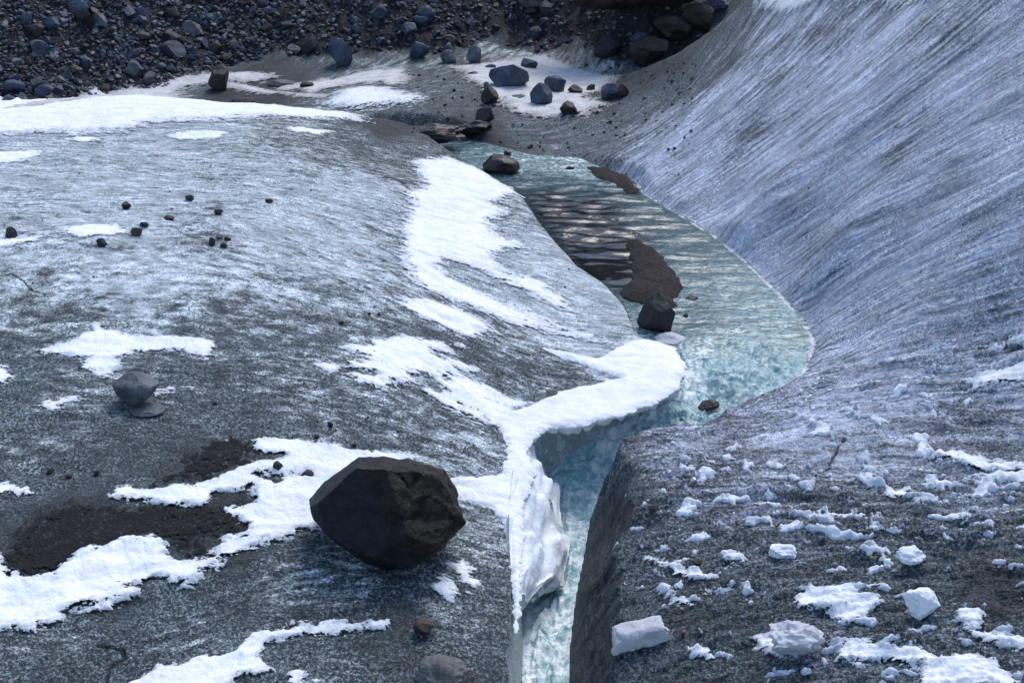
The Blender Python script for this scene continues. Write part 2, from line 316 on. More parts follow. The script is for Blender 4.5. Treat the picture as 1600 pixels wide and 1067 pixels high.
def glacier_material(name, blue, soft, wl, sx_, sy_):
    m = MT(name); g = m.geo(); fl = m.attr('flow', True); fr = m.attr('frost'); br = m.attr('brown'); ice = m.attr('ice')
    st = m.noise(m.mul(fl, (sx_, sy_, 1)), 1.0, 5, .62)              # streaks along the flow
    st2 = m.noise(m.mul(fl, (sx_*.33, sy_*.22, 1)), 1.0, 3, .6)
    gr = m.noise(g, 19, 3, .75); gr2 = m.noise(g, 5, 4, .6); lo = m.noise(g, .5, 3, .5)
    a = m.math('MULTIPLY', st, .32); a = m.math('MULTIPLY_ADD', gr, .50, a); a = m.math('MULTIPLY_ADD', st2, wl, a); a = m.math('MULTIPLY_ADD', gr2, .22, a)
    a = m.math('MULTIPLY_ADD', lo, .46-wl, a)                            # about .75 on average
    th = m.math('MULTIPLY_ADD', fr, -.34, .925)
    cov = m.rng(a, m.math('SUBTRACT', th, soft), m.math('ADD', th, soft))
    spk = m.vor(g, 28); spk = m.rng(spk, .12, .22, 1., 0.)
    dk = m.mix(m.rng(gr2, .35, .65), (.013, .023, .030), (.042, .062, .075))
    dk = m.mix(m.math('MULTIPLY', br, m.rng(gr, .3, .6), clamp=True), dk, (.040, .032, .030))
    grit = m.rng(m.noise(g, 34, 2, .5), .58, .66)
    dk = m.mix(m.math('MULTIPLY', grit, .5), dk, (.22, .28, .34))
    dk = m.mix(m.rng(fr, -.35, .12, .75, 0.), dk, (.006, .008, .012))
    fc = m.mix(m.rng(m.noise(g, 9, 3, .6), .35, .65), blue[0], blue[1])
    icy = m.rng(m.noise(m.mul(g, (20, 16, 16)), 1., 3, .75), .48, .62); dk = m.mix(m.math('MULTIPLY', icy, m.rng(fr, -.15, .3, .12, .8)), dk, (.35, .44, .48))
    fc = m.mix(m.math('MULTIPLY', br, .5), fc, (.42, .38, .34))
    col = m.mix(cov, dk, fc)
    pit = m.rng(m.vor(m.mul(g, (1, .7, 1)), 11), .05, .18, .65, 0.)
    col = m.mix(m.math('MULTIPLY', pit, m.rng(fr, .1, .5)), col, (.05, .06, .075))
    gA = m.noise(g, 27, 3, .8); cg = m.rng(gA, .38, .62, .40, 1.5, False); cs = m.rng(st, .34, .66, soft*5+.15, 1.7-soft*5, False)
    v1 = m.rng(m.noise(g, .9, 3, .6), .40, .60, .25, 1.15); cg = m.math('MULTIPLY_ADD', m.math('SUBTRACT', cg, 1.), v1, 1.)
    wet = m.rng(m.noise(m.mul(fl, (1.1, .6, 1)), 1., 4, .6), .36, .64, .76, 1.18); cg = m.math('MULTIPLY', cg, wet)
    sh = m.n('ShaderNodeVectorMath', operation='SCALE'); m.set(sh.inputs[0], col); m.set(sh.inputs['Scale'], m.math('MULTIPLY', cg, cs)); col = sh.outputs[0]
    icec = m.mix(m.noise(m.mul(g, (1.2, 1.2, 5)), 1.6, 5, .6, .6), (.60, .80, .83), (.92, .96, .95))
    col = m.mix(ice, col, icec)
    h = m.math('MULTIPLY_ADD', cov, .5, m.math('MULTIPLY_ADD', gr, .8, st))
    return m.out(col, m.math('MULTIPLY_ADD', ice, -.3, .62), m.bump(h, .09, 1.), .35)
M_left = glacier_material('grimy_glacier_ice', ((.46, .54, .60), (.71, .78, .83)), .065, .30, 7, 2.0)
M_right = glacier_material('streaked_shade_blue_ice', ((.42, .47, .61), (.66, .71, .82)), .08, .22, 10, .9)  # frost colour also carries the lavender blue of sky-lit shade

def snow_material(name, c1, c2, dirt, amt):
    m = MT(name); g = m.geo(); a = m.noise(g, 2.2, 5, .6); b = m.noise(g, 12, 4, .65)
    col = m.mix(m.rng(a, .35, .65), c1, c2)
    th = m.attr('thin'); dm = m.rng(m.math('ADD', m.math('MULTIPLY', th, .55), m.math('MULTIPLY', b, .6)), .52, .78, 0., amt)
    col = m.mix(dm, col, dirt)
    sp = m.rng(m.vor(g, 7), .03, .07, .55, 0.)
    col = m.mix(m.math('MULTIPLY', sp, m.rng(m.noise(g, 1.5, 2), .55, .7)), col, (.15, .15, .16))
    h = m.math('MULTIPLY_ADD', b, .45, a); fl = m.attr('flow', True)
    e = m.math('MULTIPLY_ADD', m.noise(m.mul(fl, (9, 2.8, 1)), 1., 4, .75), 1.8, th); e = m.math('MULTIPLY_ADD', m.noise(g, 14, 3, .7), 1., e)
    al = m.rng(e, 2.16, 2.24, 1., 0.)
    return m.out(col, .75, m.bump(h, .06, .8), .3, Alpha=al)
M_snow = snow_material('fresh_snow', (.75, .78, .83), (.88, .875, .87), (.42, .47, .53), .85)
M_dsnow = snow_material('dusty_old_snow', (.46, .46, .47), (.62, .62, .63), (.26, .25, .25), .95)
M_slab = snow_material('icy_snow', (.72, .78, .84), (.86, .89, .92), (.34, .42, .46), .95)
M_crust = snow_material('snow_crust', (.50, .54, .62), (.80, .83, .88), (.20, .21, .24), .9)

def gravel_material(name, c1, c2, c3):
    m = MT(name); g = m.geo(); a = m.noise(g, 6, 5, .7); v = m.vor(g, 26, 'Color'); b = m.noise(g, 1.2, 3)
    col = m.mix(m.rng(a, .35, .65), c1, c2); sep = m.n('ShaderNodeSeparateColor'); m.set(sep.inputs[0], v)
    col = m.mix(m.rng(m.noise(g, 33, 2, .6), .58, .68, 0, .8), col, c3); col = m.mix(m.rng(sep.outputs[0], .93, .99), col, c3)
    tn = m.attr('thin'); al = m.rng(m.math('MULTIPLY_ADD', m.noise(g, 9, 4, .75), 1.5, tn), 1.25, 1.4, 1., 0.) if name == 'dark_gravel' else None; col = m.mix(m.rng(b, .45, .7, 0, .6), col, c1)
    return m.out(col, .8, m.bump(m.math('ADD', m.noise(g, 24, 4, .75), a), .07, 1.), .3, **({'Alpha': al} if al else {}))
M_grav = gravel_material('dark_gravel', (.004, .004, .005), (.012, .012, .014), (.08, .08, .085))
M_gravb = gravel_material('brown_gravel', (.014, .010, .011), (.036, .028, .028), (.12, .09, .085))
M_mor = gravel_material('moraine_dirt', (.012, .012, .017), (.034, .030, .036), (.09, .09, .11))

def rock_material(name, c1, c2, c3, c3amt=.5, rough=.62):
    m = MT(name); g = m.coord(); oi = m.n('ShaderNodeObjectInfo').outputs['Random']; off = m.n('ShaderNodeVectorMath', operation='ADD'); m.set(off.inputs[0], m.geo())
    comb = m.n('ShaderNodeCombineXYZ'); m.set(comb.inputs[0], m.math('MULTIPLY', oi, 37)); m.set(off.inputs[1], comb.outputs[0]); g = off.outputs[0]
    a = m.noise(g, 2.4, 6, .65, .3); b = m.noise(g, 14, 4, .7); cc = m.noise(g, 1.1, 3, .5)
    col = m.mix(m.rng(a, .35, .65), c1, c2); col = m.mix(m.rng(cc, .5, .62, 0, c3amt), col, c3)
    tone = m.attr('tone'); col = m.mix(m.math('MULTIPLY', m.rng(b, .5, .75), .35), col, tuple(min(1, q*2.4+.02) for q in c2))
    return m.out(col, rough, m.bump(m.math('MULTIPLY_ADD', b, .5, a), .06, .9), .4)
M_rd = rock_material('black_basalt', (.008, .009, .012), (.022, .025, .033), (.030, .021, .018), .6)
M_rblue = rock_material('slate_blue_rock', (.020, .030, .052), (.055, .078, .122), (.04, .04, .046), .3)
M_rbrown = rock_material('red_brown_rock', (.022, .015, .015), (.055, .036, .033), (.02, .019, .022), .5)
M_rgrey = rock_material('grey_rock', (.05, .058, .070), (.12, .135, .155), (.06, .056, .052), .5)
M_tan = rock_material('tan_grit_rock', (.07, .07, .07), (.16, .155, .145), (.05, .05, .05), .5)
M_wet = rock_material('wet_dark_rock', (.010, .009, .010), (.026, .019, .018), (.035, .022, .018), .6, .28)
# rubble: one tone value per stone
def rubble_material():
    m = MT('scree_rubble'); g = m.geo(); t = m.attr('tone'); a = m.noise(g, 5, 4, .6)
    cr = m.n('ShaderNodeValToRGB'); m.set(cr.inputs[0], t); e = cr.color_ramp.elements
    e[0].position = 0; e[0].color = (.022, .026, .036, 1); e[1].position = 1; e[1].color = (.11, .145, .215, 1)
    for p, c in ((.3, (.024, .031, .046, 1)), (.55, (.036, .045, .065, 1)), (.62, (.045, .030, .030, 1)), (.72, (.035, .026, .030, 1)), (.76, (.055, .07, .10, 1))):
        x = cr.color_ramp.elements.new(p); x.color = c
    col = m.mix(m.rng(a, .3, .7, 0, .6), cr.outputs[0], (.03, .032, .04))
    return m.out(col, .6, m.bump(a, .05, .6), .4)
M_rub = rubble_material()

# ------------------------------------------------------------------ terrain objects
cellm = (moraine[:-1, :-1] > .5); rs = rightside[:-1, :-1] | (np.abs(GX) > 4*0+1e9)[:-1, :-1]
split = (GX > np.interp(GY, [0,10,26,28.4,30,44,47,50,54,58,62,120], [.3,.3,1.4,3.6,4.6,2.6,0,0,2,4.5,6.5,20]))[:-1, :-1]
WR = (wallm > .02) & rightside & ~INW; SF2 = np.where(WR, d*2.2+10, SFL); TF2 = np.where(WR, GY*.9+ZS, TFL); FROST = FROST-.22*np.where(rightside, wallm, 0)
att = dict(flow=(SF2, TF2, np.zeros_like(TFL)), frost=FROST, brown=np.clip(BROWN, 0, 1), ice=np.clip(ICE, 0, 1))
tag(grid_mesh('glacier', ~cellm & ~split, Z, M_left, att), kind='structure')
tag(grid_mesh('ice_slope', ~cellm & split, Z, M_right, att), kind='structure')
tag(grid_mesh('moraine_slope', cellm, Z, M_mor, dict(frost=FROST)), kind='structure')

# ------------------------------------------------------------------ water
WP = [ # column,row, foam, dark, pale
(650,215,.0,.9,.1),(700,232,.1,.5,.4),(760,245,.3,.3,.6),(840,255,.4,.2,.8),(900,258,.5,.1,.9),(850,290,.1,.6,.4),(850,300,0,1,0),(880,330,0,1,0),(930,340,0,1,0),(900,380,0,1,0),(960,380,0,1,0),(940,420,0,1,0),(1000,330,.1,.7,.25),(1060,380,.1,.65,.25),
(1100,430,.1,.5,.4),(1090,500,.15,.5,.3),(1150,450,.15,.2,.7),(1210,500,.25,.05,.9),(1150,520,.3,.1,.8),(1230,550,.15,.15,.8),(1180,580,.3,.2,.6),(1100,570,.5,.2,.5),(1060,610,.75,.05,.5),(1140,620,.25,.4,.4),
(1020,640,.8,0,.4),(1050,670,.3,.35,.3),(960,680,.62,0,.5),(900,720,.42,0,.4),(960,710,.62,0,.4),(880,780,.5,0,.4),(900,850,.6,0,.4),(860,950,.8,0,.4),(850,1050,.75,0,.4),(880,900,.6,0,.4)]
wp = [on_w(a, b) for a, b, *_ in WP]
FOAM, DARK, PALE = coarse(lambda x, y: field(wp, [(v[2], v[3], v[4]*.85) for v in WP], x, y, .6))
cent = np.array([((a[0]+b[0])/2, (a[1]+b[1])/2) for a, b in zip(LB, RB)][:len(LB)])
tot = dL+dR+1e-6; across = np.where(INW, dL/tot, 0); ALONG = coarse(lambda x, y: y*1.0+x*.3, 1)
# streamwise coordinate from the bank polylines
def arcproj(poly, x, y):
    best = np.full(np.shape(x), 1e9); s = np.zeros(np.shape(x)); acc = 0
    for i in range(len(poly)-1):
        ax, ay = poly[i]; bx, by = poly[i+1]; ex, ey = bx-ax, by-ay; L = math.hypot(ex, ey)+1e-9
        t = np.clip(((x-ax)*ex+(y-ay)*ey)/L/L, 0, 1); dd = np.hypot(x-ax-t*ex, y-ay-t*ey); bt = dd < best; s[bt] = (acc+t*L)[bt]; best = np.minimum(best, dd); acc += L
    return s
sL = arcproj(LB, GX, GY); sR = arcproj(RB, GX, GY)*1.02
SW = (sL*dR+sR*dL)/tot; AW = across*np.clip(tot, .5, 6)
rap = sstep(30.5, 27.5, GY)
warpx = fbm(SW*.8, AW*.8, 2, 102)*.6
wav = rap*(fbm(GX*1.5+warpx, GY*1.2+warpx, 4, 101)*.26+fbm(GX*5, GY*4, 3, 103)*.06)+(1-rap)*((fbm(GX*1.0+GY*.5, GY*3.0, 2, 104)*.045*(1-DARK)+fbm(GX*.7+GY*.3, GY*1.9, 2, 105)*.12*DARK)*(1-.95*np.clip(np.exp(-(((GX-at_z(945,425,0)[0])/1.0)**2+((GY-at_z(945,425,0)[1])/1.4)**2))*1.2, 0, 1)))
WZ = ZW+.0+wav*sstep(0, .25, np.where(INW, d, 0)+.05)
wm = INW | (d < .18); wmc = wm[:-1, :-1] & wm[1:, 1:] & wm[1:, :-1] & wm[:-1, 1:]
wmc &= (GY[:-1, :-1] < 56)
def water_material():
    m = MT('glacial_meltwater'); f = m.attr('wflow', True); g = m.geo(); fo = m.attr('foam'); dk = m.attr('dark'); pa = m.attr('pale'); rp = m.attr('rapid')
    wx = m.noise(m.mul(f, (1.2, 1.5, 1)), 1., 3); wv = m.n('ShaderNodeVectorMath', operation='MULTIPLY_ADD'); cb = m.n('ShaderNodeCombineXYZ'); m.set(cb.inputs[0], wx); m.set(cb.inputs[1], wx)
    m.set(wv.inputs[0], cb.outputs[0]); wv.inputs[1].default_value = (1.6, 1.2, 0); m.set(wv.inputs[2], f); W = wv.outputs[0]
    W = g; n1 = m.noise(m.mul(W, (2.0, 2.2, 0)), 1., 6, .68, 1.0); n2 = m.noise(m.mul(W, (8, 8, 0)), 1., 4, .7)
    rid = m.math('ABSOLUTE', m.math('SUBTRACT', m.noise(m.mul(W, (2.4, 3.0, 0)), 1., 5, .6, .8), .5)); rid = m.rng(rid, 0., .09, 1., 0.)
    base = m.mix(pa, (.11, .30, .34), (.30, .48, .50)); base = m.mix(rp, base, m.mix(m.rng(n1, .36, .62), (.16, .42, .47), (.38, .62, .66))); base = m.mix(m.math('MULTIPLY', m.rng(n1, .3, .7), m.math('SUBTRACT', 1., rp)), base, m.mix(.6, base, (.12, .29, .32)))
    rp1 = m.noise(m.mul(W, (4.4, 6.5, 0)), 1., 5, .72, 1.3); base = m.mix(m.rng(rp1, .42, .60), m.mix(m.math('MULTIPLY_ADD', rp, -.62, .72), base, (.012, .03, .036)), m.mix(.35, base, (.45, .60, .62)))  # light and dark of the ripples painted into the base colour
    base = m.mix(dk, base, (.006, .007, .008))
    tt = m.math('ADD', m.math('MULTIPLY', n1, .6), m.math('MULTIPLY', n2, .4)); th = m.math('MULTIPLY_ADD', fo, -.30, .64)
    fm = m.rng(tt, m.math('SUBTRACT', th, .03), m.math('ADD', th, .13)); fm = m.math('MAXIMUM', fm, m.math('MULTIPLY', m.math('MULTIPLY', rid, rp), m.rng(n2, .45, .65, .1, .8)))
    fm = m.math('MULTIPLY', fm, m.rng(fo, .05, .35)); col = m.mix(fm, base, (.86, .92, .93))
    rip = m.noise(m.mul(W, (2.6, 6.5, 0)), 1., 3, .5, .3); rip2 = m.noise(m.mul(W, (8, 15, 0)), 1., 3, .6)
    calm = m.math('SUBTRACT', 1., m.attr('calm')); h = m.math('MULTIPLY', m.math('MULTIPLY_ADD', rip2, .35, rip), m.math('MULTIPLY', calm, m.math('MULTIPLY_ADD', dk, -.75, 1.)))
    h2 = m.math('MULTIPLY_ADD', m.math('MULTIPLY_ADD', n2, .5, n1), rp, h)
    return m.out(col, m.math('MULTIPLY_ADD', fm, .5, .03), m.bump(h2, .06, 1.), .5, IOR=1.38)
M_water = water_material()
cp = on_w(945, 425); CALM = np.exp(-(((GX-cp[0])/1.0)**2+((GY-cp[1])/1.5)**2))*1.05
tag(grid_mesh('stream_water', wmc, WZ, M_water, dict(wflow=(SW, AW, 0*AW), foam=FOAM, dark=DARK, pale=PALE, rapid=rap, calm=np.clip(CALM, 0, 1))), kind='structure')

# ------------------------------------------------------------------ snow and sediment patches lying on the ice
def wp_(pts, A=None):
    out = []
    for p in pts:
        if len(p) == 3: out.append((p[1], p[2]))
        else: out.append(hit(p[0], p[1], SMOOTHZ if A is None else A)[:2])
    return out
cellc = lambda M: M[:-1, :-1] | M[1:, 1:] | M[1:, :-1] | M[:-1, 1:]
def snap(D, sl):
    x = GX[sl]; y = GY[sl]; r = RG[sl]; a_ = AG[sl]; d0 = D[sl]
    gr_ = np.gradient(d0, axis=0)/np.gradient(r, axis=0); ga_ = np.gradient(d0, axis=1)/(r*np.gradient(a_, axis=1)); g2 = gr_**2+ga_**2+.05
    hr = np.abs(np.gradient(r, axis=0)); ha = np.abs(r*np.gradient(a_, axis=1)); f = np.where(d0 < 0, -d0/g2, 0)
    mr = np.clip(f*gr_, -hr, hr); ma = np.clip(f*ga_, -ha, ha); s_, c_ = np.sin(a_), np.cos(a_)
    X = GX.copy(); Y = GY.copy(); X[sl] = x+mr*s_+ma*c_; Y[sl] = y+mr*c_-ma*s_; return X, Y
def patch(name, label, cat, polys, mat, T=.06, wd=.15, amp=.12, fs=3., ft=1.2, seed=1, over=False, group=None, kind=None, holes=(), bumpy=.25, oct_=5, pts=None):
    D = np.full(GX.shape, -9.); ws = [wp_(p) for p in polys] if pts is None else pts
    allp = np.array([q for p in ws for q in p]); rad = np.hypot(allp[:, 0], allp[:, 1]); an = np.degrees(np.arctan2(allp[:, 0], allp[:, 1]))
    i0 = max(0, np.searchsorted(rr, rad.min()-1.2)-2); i1 = min(NI, np.searchsorted(rr, rad.max()+1.2)+2)
    da = math.degrees(1.2/rad.min()); j0 = max(0, np.searchsorted(ang, an.min()-da)-2); j1 = min(NJ, np.searchsorted(ang, an.max()+da)+2)
    sl = (slice(i0, i1), slice(j0, j1)); x = GX[sl]; y = GY[sl]; dd = np.full(x.shape, -9.)
    for p in ws: dd = np.maximum(dd, sdf(p, x, y))
    for p in holes: dd = np.minimum(dd, -sdf(wp_(p), x, y))
    s = SFL[sl]; t = TFL[sl]; nz = fbm(s*fs, t*ft, oct_, seed*13, .62)
    D_ = dd+(0 if over else min(wd*.55, .13))+amp*nz*2.4+amp*1.1*fbm(s*9, t*3.5, 3, seed+5, .7)
    D[sl] = D_
    e = np.clip(D/(wd*1.3), 0, 1); prof = e*(2-e)
    bm = np.zeros(GX.shape); bm[sl] = fbm(x*2.2, y*1.8, 4, seed+3)*bumpy
    base = SMOOTHZ if over else Z
    top = base+np.where(D > 0, T*.6*prof*(1+bm)+.004, (.004 if over else -.006))
    XX, YY = snap(D, sl); m = cellc(D > 0); thin = np.clip(1-D/(wd*(1. if over else 2.2)), 0, 1)
    o = grid_mesh(name, m, top, mat, dict(thin=thin*(0.55 if over else 1), flow=(SFL, TFL, 0*TFL)), bottom=(base-np.where(D > 0, T*prof*(1.3+2.5*fbm(GX*4, GY*4, 3, 70))+.004, -.002)) if over else None, xarr=XX, yarr=YY)
    return tag(o, label, cat, group, kind)
PN = 'snow_patch'
G1 = 'bright snow patches lying on the glacier'
patch(PN, 'long dazzling white snow band running down the middle of the ice dome towards the pool', 'snow patch',
 [[(640,252),(700,246),(745,262),(800,290),(815,305),(775,318),(800,335),(770,350),(790,372),(835,385),(800,392),(770,400),(800,425),(850,440),(890,470),(900,490),(860,480),(800,450),(740,425),(700,408),(690,415),(720,440),(790,470),(860,500),(930,522),(965,540),(900,532),(830,515),(770,498),(700,468),(655,452),(628,430),(625,390),(622,350),(640,320),(628,300),(660,292),(650,270)]],
 M_snow, .07, .42, .20, 3.0, .6, 1, group=G1)
patch(PN, 'smaller oblong white snow patch below the left end of the long snow band', 'snow patch',
 [[(620,460),(660,465),(720,480),(765,500),(780,520),(740,530),(690,515),(650,495),(622,478)]], M_snow, .06, .4, .18, 3, .6, 2, group=G1)
patch(PN, 'broken white snow patch in ragged stripes, upslope of the snowy gorge lip', 'snow patch',
 [[(545,545),(575,530),(640,525),(720,540),(690,555),(735,575),(700,585),(760,605),(800,630),(850,622),(810,642),(790,672),(740,652),(700,640),(670,622),(640,612),(600,605),(540,590),(580,585),(545,575),(590,565)]],
 M_snow, .07, .30, .24, 3.4, .8, 3, group=G1, holes=[[(640,592),(660,585),(690,600),(680,612),(650,610)]])
CORN = patch('snow_cornice', 'smooth snow lip overhanging the turquoise gorge, curling from the pointed tongue down the left edge', 'snow cornice',
 [[(848,545),(930,562),(1000,530),(1055,545),(1072,575),(1062,607),(1020,635),(960,654),(900,668),(856,672),(832,688),(824,708),(838,738),(832,760),(818,790),(817,860),(814,940),(806,990),(801,930),(796,860),(788,820),(770,795),(730,785),(705,775),(700,752),(745,745),(785,742),(793,720),(788,690),(780,668),(760,650),(810,640),(860,620),(905,605),(975,592),(930,580),(880,562)]],
 M_snow, .12, .16, .05, 3, 1, 4, over=True, bumpy=.4)
patch(PN, 'bright winding snow patch left of and behind the big dark boulder', 'snow patch',
 [[(395,690),(430,685),(480,692),(560,705),(640,715),(640,728),(560,740),(540,760),(540,830),(480,828),(420,850),(360,872),(330,865),(350,845),(395,830),(370,815),(355,800),(400,785),(390,765),(340,768),(320,790),(260,790),(230,782),(175,778),(180,762),(240,770),(280,760),(330,755),(370,735),(400,725),(440,715),(400,700)]],
 M_snow, .10, .16, .09, 3, 1.5, 5, group=G1, holes=[[(400,745),(440,742),(485,740),(480,750),(450,752),(430,760)]])
patch(PN, 'thick lumpy snow patch at the left edge below the black gravel hollow', 'snow patch',
 [[(-60,850),(0,868),(10,898),(40,905),(90,905),(95,885),(130,862),(180,850),(240,840),(255,852),(248,865),(280,880),(345,880),(320,900),(290,915),(240,905),(200,920),(210,930),(170,950),(100,960),(95,975),(50,985),(-60,990)]],
 M_snow, .14, .16, .10, 3.2, 2.2, 6, group=G1, bumpy=.6)
patch(PN, 'flat white snow patch above the tilted grey perched rock', 'snow patch',
 [[(60,550),(120,530),(150,510),(200,525),(320,530),(335,545),(325,562),(290,550),(220,548),(180,560),(190,572),(165,590),(130,575),(140,560),(90,555)]], M_snow, .06, .18, .10, 3, 1.2, 7, group=G1)
patch(PN, 'lumpy snow strip along the bottom edge below the big boulder', 'snow patch',
 [[(170,1080),(250,1045),(290,1035),(350,1025),(400,995),(440,985),(500,975),(560,978),(610,970),(600,985),(540,990),(480,995),(420,1008),(400,1030),(425,1050),(380,1062),(340,1085)]], M_snow, .11, .10, .07, 4, 2.5, 8, group=G1, bumpy=.7)
patch('snow_field', 'wide pale snow cap along the crest of the ice dome at upper left', 'snow field',
 [[(-120,225),(0,222),(60,212),(110,216),(200,212),(240,200),(330,196),(400,190),(500,192),(575,192),('w',-4.6,47.5),('w',-9,49.5),('w',-14,51),('w',-22,53)]], M_snow, .10, .8, .30, 1.2, .35, 9, bumpy=.2)
for i, (lab, pl) in enumerate([
 ('thin white snow streak beside the dark round stone at the left edge', [(-40,385),(0,375),(70,366),(60,378),(0,386),(-40,392)]),
 ('thin white snow smear left of the reddish stone in the pebble line', [(90,362),(130,350),(180,352),(205,362),(190,368),(130,370)]),
 ('small white snow scraps at the left edge under the flat snow patch', [(-40,570),(5,572),(24,590),(0,600),(-40,605)]),
 ('two short snow scraps left of the tilted perched rock', [(66,635),(90,625),(122,622),(110,632),(80,640)]),
 ('thin snow line at the left edge above the black gravel', [(-30,768),(10,760),(45,765),(40,772),(-30,778)]),
 ('sliver of snow touching the right side of the tilted perched rock', [(238,612),(262,604),(290,606),(270,613),(245,616)]),
 ('little white snow island left of the striped snow patch', [(496,572),(510,569),(525,574),(520,580),(505,579)]),
 ('small triangular snow remnant low right of the big boulder', [(674,920),(690,905),(700,908),(710,925),(705,935),(680,932)]),
 ('pointed snow remnant beside the gorge rim, right of the big boulder', [(705,880),(725,875),(735,895),(748,912),(740,918),(722,905),(708,895)]),
 ('snow scrap at the very bottom edge left of the tan rock slab', [(450,1050),(470,1045),(478,1080),(450,1080)]),
 ('faint snow strip on the crest above the pebble line', [(260,212),(310,206),(360,208),(340,218),(280,220)]),
 ('small snow strip near the top left corner of the ice dome', [(100,218),(140,214),(160,220),(130,224)]),
 ('thin snow streak under the crest by the dirty ice', [(445,200),(480,202),(525,208),(500,212),(460,207)]),
 ('ragged snow streak on the far left slope', [(-30,240),(30,235),(70,240),(40,252),(-30,258)]),
 ]):
    patch(PN, lab, 'snow patch', [pl], M_snow, .05, .16, .13, 4, 1.3, 20+i, group='small snow scraps on the glacier')
G2 = 'snow patches on the valley floor under the moraine'
patch(PN, 'smooth rounded snow patch with undercut front at the far end of the dome', 'snow patch', [[(495,168),(520,145),(570,135),(640,143),(676,152),(655,166),(600,170),(545,176)]], M_snow, .20, .9, .06, 1, .5, 40, group=G2)
patch(PN, 'long tapering strip of grey snow at the foot of the scree, far left', 'snow patch', [[(-40,182),(60,160),(120,142),(250,127),(320,114),(350,112),(430,115),(452,122),(400,131),(300,138),(230,152),(150,158),(60,170)]], M_dsnow, .12, .6, .2, 1, .4, 41, group=G2)
patch(PN, 'grey veined snow sheet between the leaning boulder and the rounded snow patch', 'snow patch', [[(430,140),(500,125),(560,112),(640,106),(650,122),(620,138),(560,132),(500,145),(480,152)]], M_dsnow, .12, .6, .3, 1.4, .4, 42, group=G2)
patch(PN, 'dull snow shelf around the brown upright rock on the dark ice ridge', 'snow patch', [[(350,128),(400,134),(470,146),(520,148),(515,156),(450,152),(380,146),(345,140)]], M_dsnow, .10, .5, .15, 1, .4, 43, group=G2)
patch(PN, 'boulder strewn snow sheet under the dark cliff', 'snow patch', [[(700,104),(740,100),(800,90),(850,82),(880,92),(920,108),(972,118),(960,135),(930,150),(955,165),(900,187),(850,190),(800,185),(780,170),(750,142),(715,122)]], M_dsnow, .12, .7, .22, 1, .5, 44, group=G2)
patch('snow_patch', 'bright snow patch on top of the streaked shade-blue ice slope, top right', 'snow patch', [[(1170,-60),(1180,12),(1200,26),(1240,18),(1300,0),(1320,3),(1370,13),(1450,6),(1500,-8),(1520,-60)]], M_snow, .15, .4, .15, 1, .8, 45)
G3 = 'snow patches on the right bank'
for i, (lab, pl, T) in enumerate([
 ('elongated white snow patch at the right edge, higher of the two long ones', [(1455,716),(1500,707),(1560,724),(1660,726),(1660,740),(1560,738),(1500,733)], .10),
 ('long white snow streak just below the higher one at the right edge', [(1510,745),(1560,738),(1660,738),(1660,752),(1560,756)], .09),
 ('fluffy snow streak at the right edge beside the thin dark crack', [(1500,595),(1540,580),(1580,575),(1600,560),(1660,545),(1660,590),(1560,600),(1520,610)], .10),
 ('snow heap on the blue slope at the right edge, above the crack', [(1575,530),(1610,510),(1660,505),(1660,540),(1600,545)], .10),
 ('melting snow patch below the three loose snow lumps', [(1240,928),(1300,918),(1330,916),(1355,930),(1375,942),(1360,960),(1330,972),(1290,965),(1245,950)], .12),
 ('large bright snow patch in the bottom right corner', [(1440,1050),(1490,1028),(1540,1032),(1570,1055),(1600,1085),(1440,1085)], .14),
 ('jagged snow band running into the bright corner patch', [(1296,1010),(1340,1005),(1400,1015),(1450,1022),(1480,1035),(1440,1045),(1380,1035),(1340,1040),(1310,1030)], .12),
 ('dished snow heap right of the faceted snow block', [(1488,962),(1510,952),(1535,962),(1538,978),(1520,985),(1495,975)], .14),
 ('snow streak running to the right edge from the dished heap', [(1515,990),(1550,988),(1600,1000),(1660,1010),(1660,1022),(1590,1015),(1540,1002)], .09),
 ('short caterpillar of snow lumps near the gorge rim', [(1005,868),(1035,878),(1060,890),(1085,895),(1120,904),(1118,910),(1080,905),(1045,892),(1008,878)], .13),
 ('snow scrap below the grey ice block', [(1072,1015),(1095,1012),(1110,1028),(1092,1030)], .09),
 ('snow cushion at the bottom, left of the dirty snow block', [(1176,1000),(1205,995),(1240,1015),(1235,1028),(1200,1022)], .12),
 ('snow crumbs above the grey ice block', [(1050,935),(1070,938),(1083,945),(1070,950),(1052,942)], .08),
 ('small snow ledge above the crumbs near the gorge', [(1098,925),(1125,918),(1138,922),(1120,930)], .07),
 ('white snow lump among crust, nearest the centre of the right bank', [(1385,770),(1415,765),(1432,776),(1410,785),(1390,782)], .12),
 ('pale snow pillow on the right bank above the loose lumps', [(1130,865),(1160,866),(1165,880),(1140,884)], .11),
 ]):
    patch(PN, lab, 'snow patch', [pl], M_snow, T, .11, .07, 3.5, 2.2, 60+i, group=G3, bumpy=.6)
# snow rim along the far shore
rimpts = RB[7:18]; rim = [(x, y) for x, y in rimpts]; off = []
for i, (x, y) in enumerate(rim):
    a = rim[max(0, i-1)]; b = rim[min(len(rim)-1, i+1)]; tx, ty = b[0]-a[0], b[1]-a[1]; L = math.hypot(tx, ty); nx, ny = -ty/L, tx/L
    off.append((x, y, nx, ny))
w_ = [.07,.08,.10,.12,.14,.16,.16,.16,.14,.10,.06]
rp_ = [(x+nx*.02, y+ny*.02) for x, y, nx, ny in off]+[(x+nx*(.03+w_[i]*.7), y+ny*(.03+w_[i]*.7)) for i, (x, y, nx, ny) in list(enumerate(off))[::-1]]
patch('snow_bank', 'narrow white snow rim edging the far shore of the stream bend', 'snow bank', [], M_crust, .05, .10, .04, 3, 1, 90, pts=[rp_])

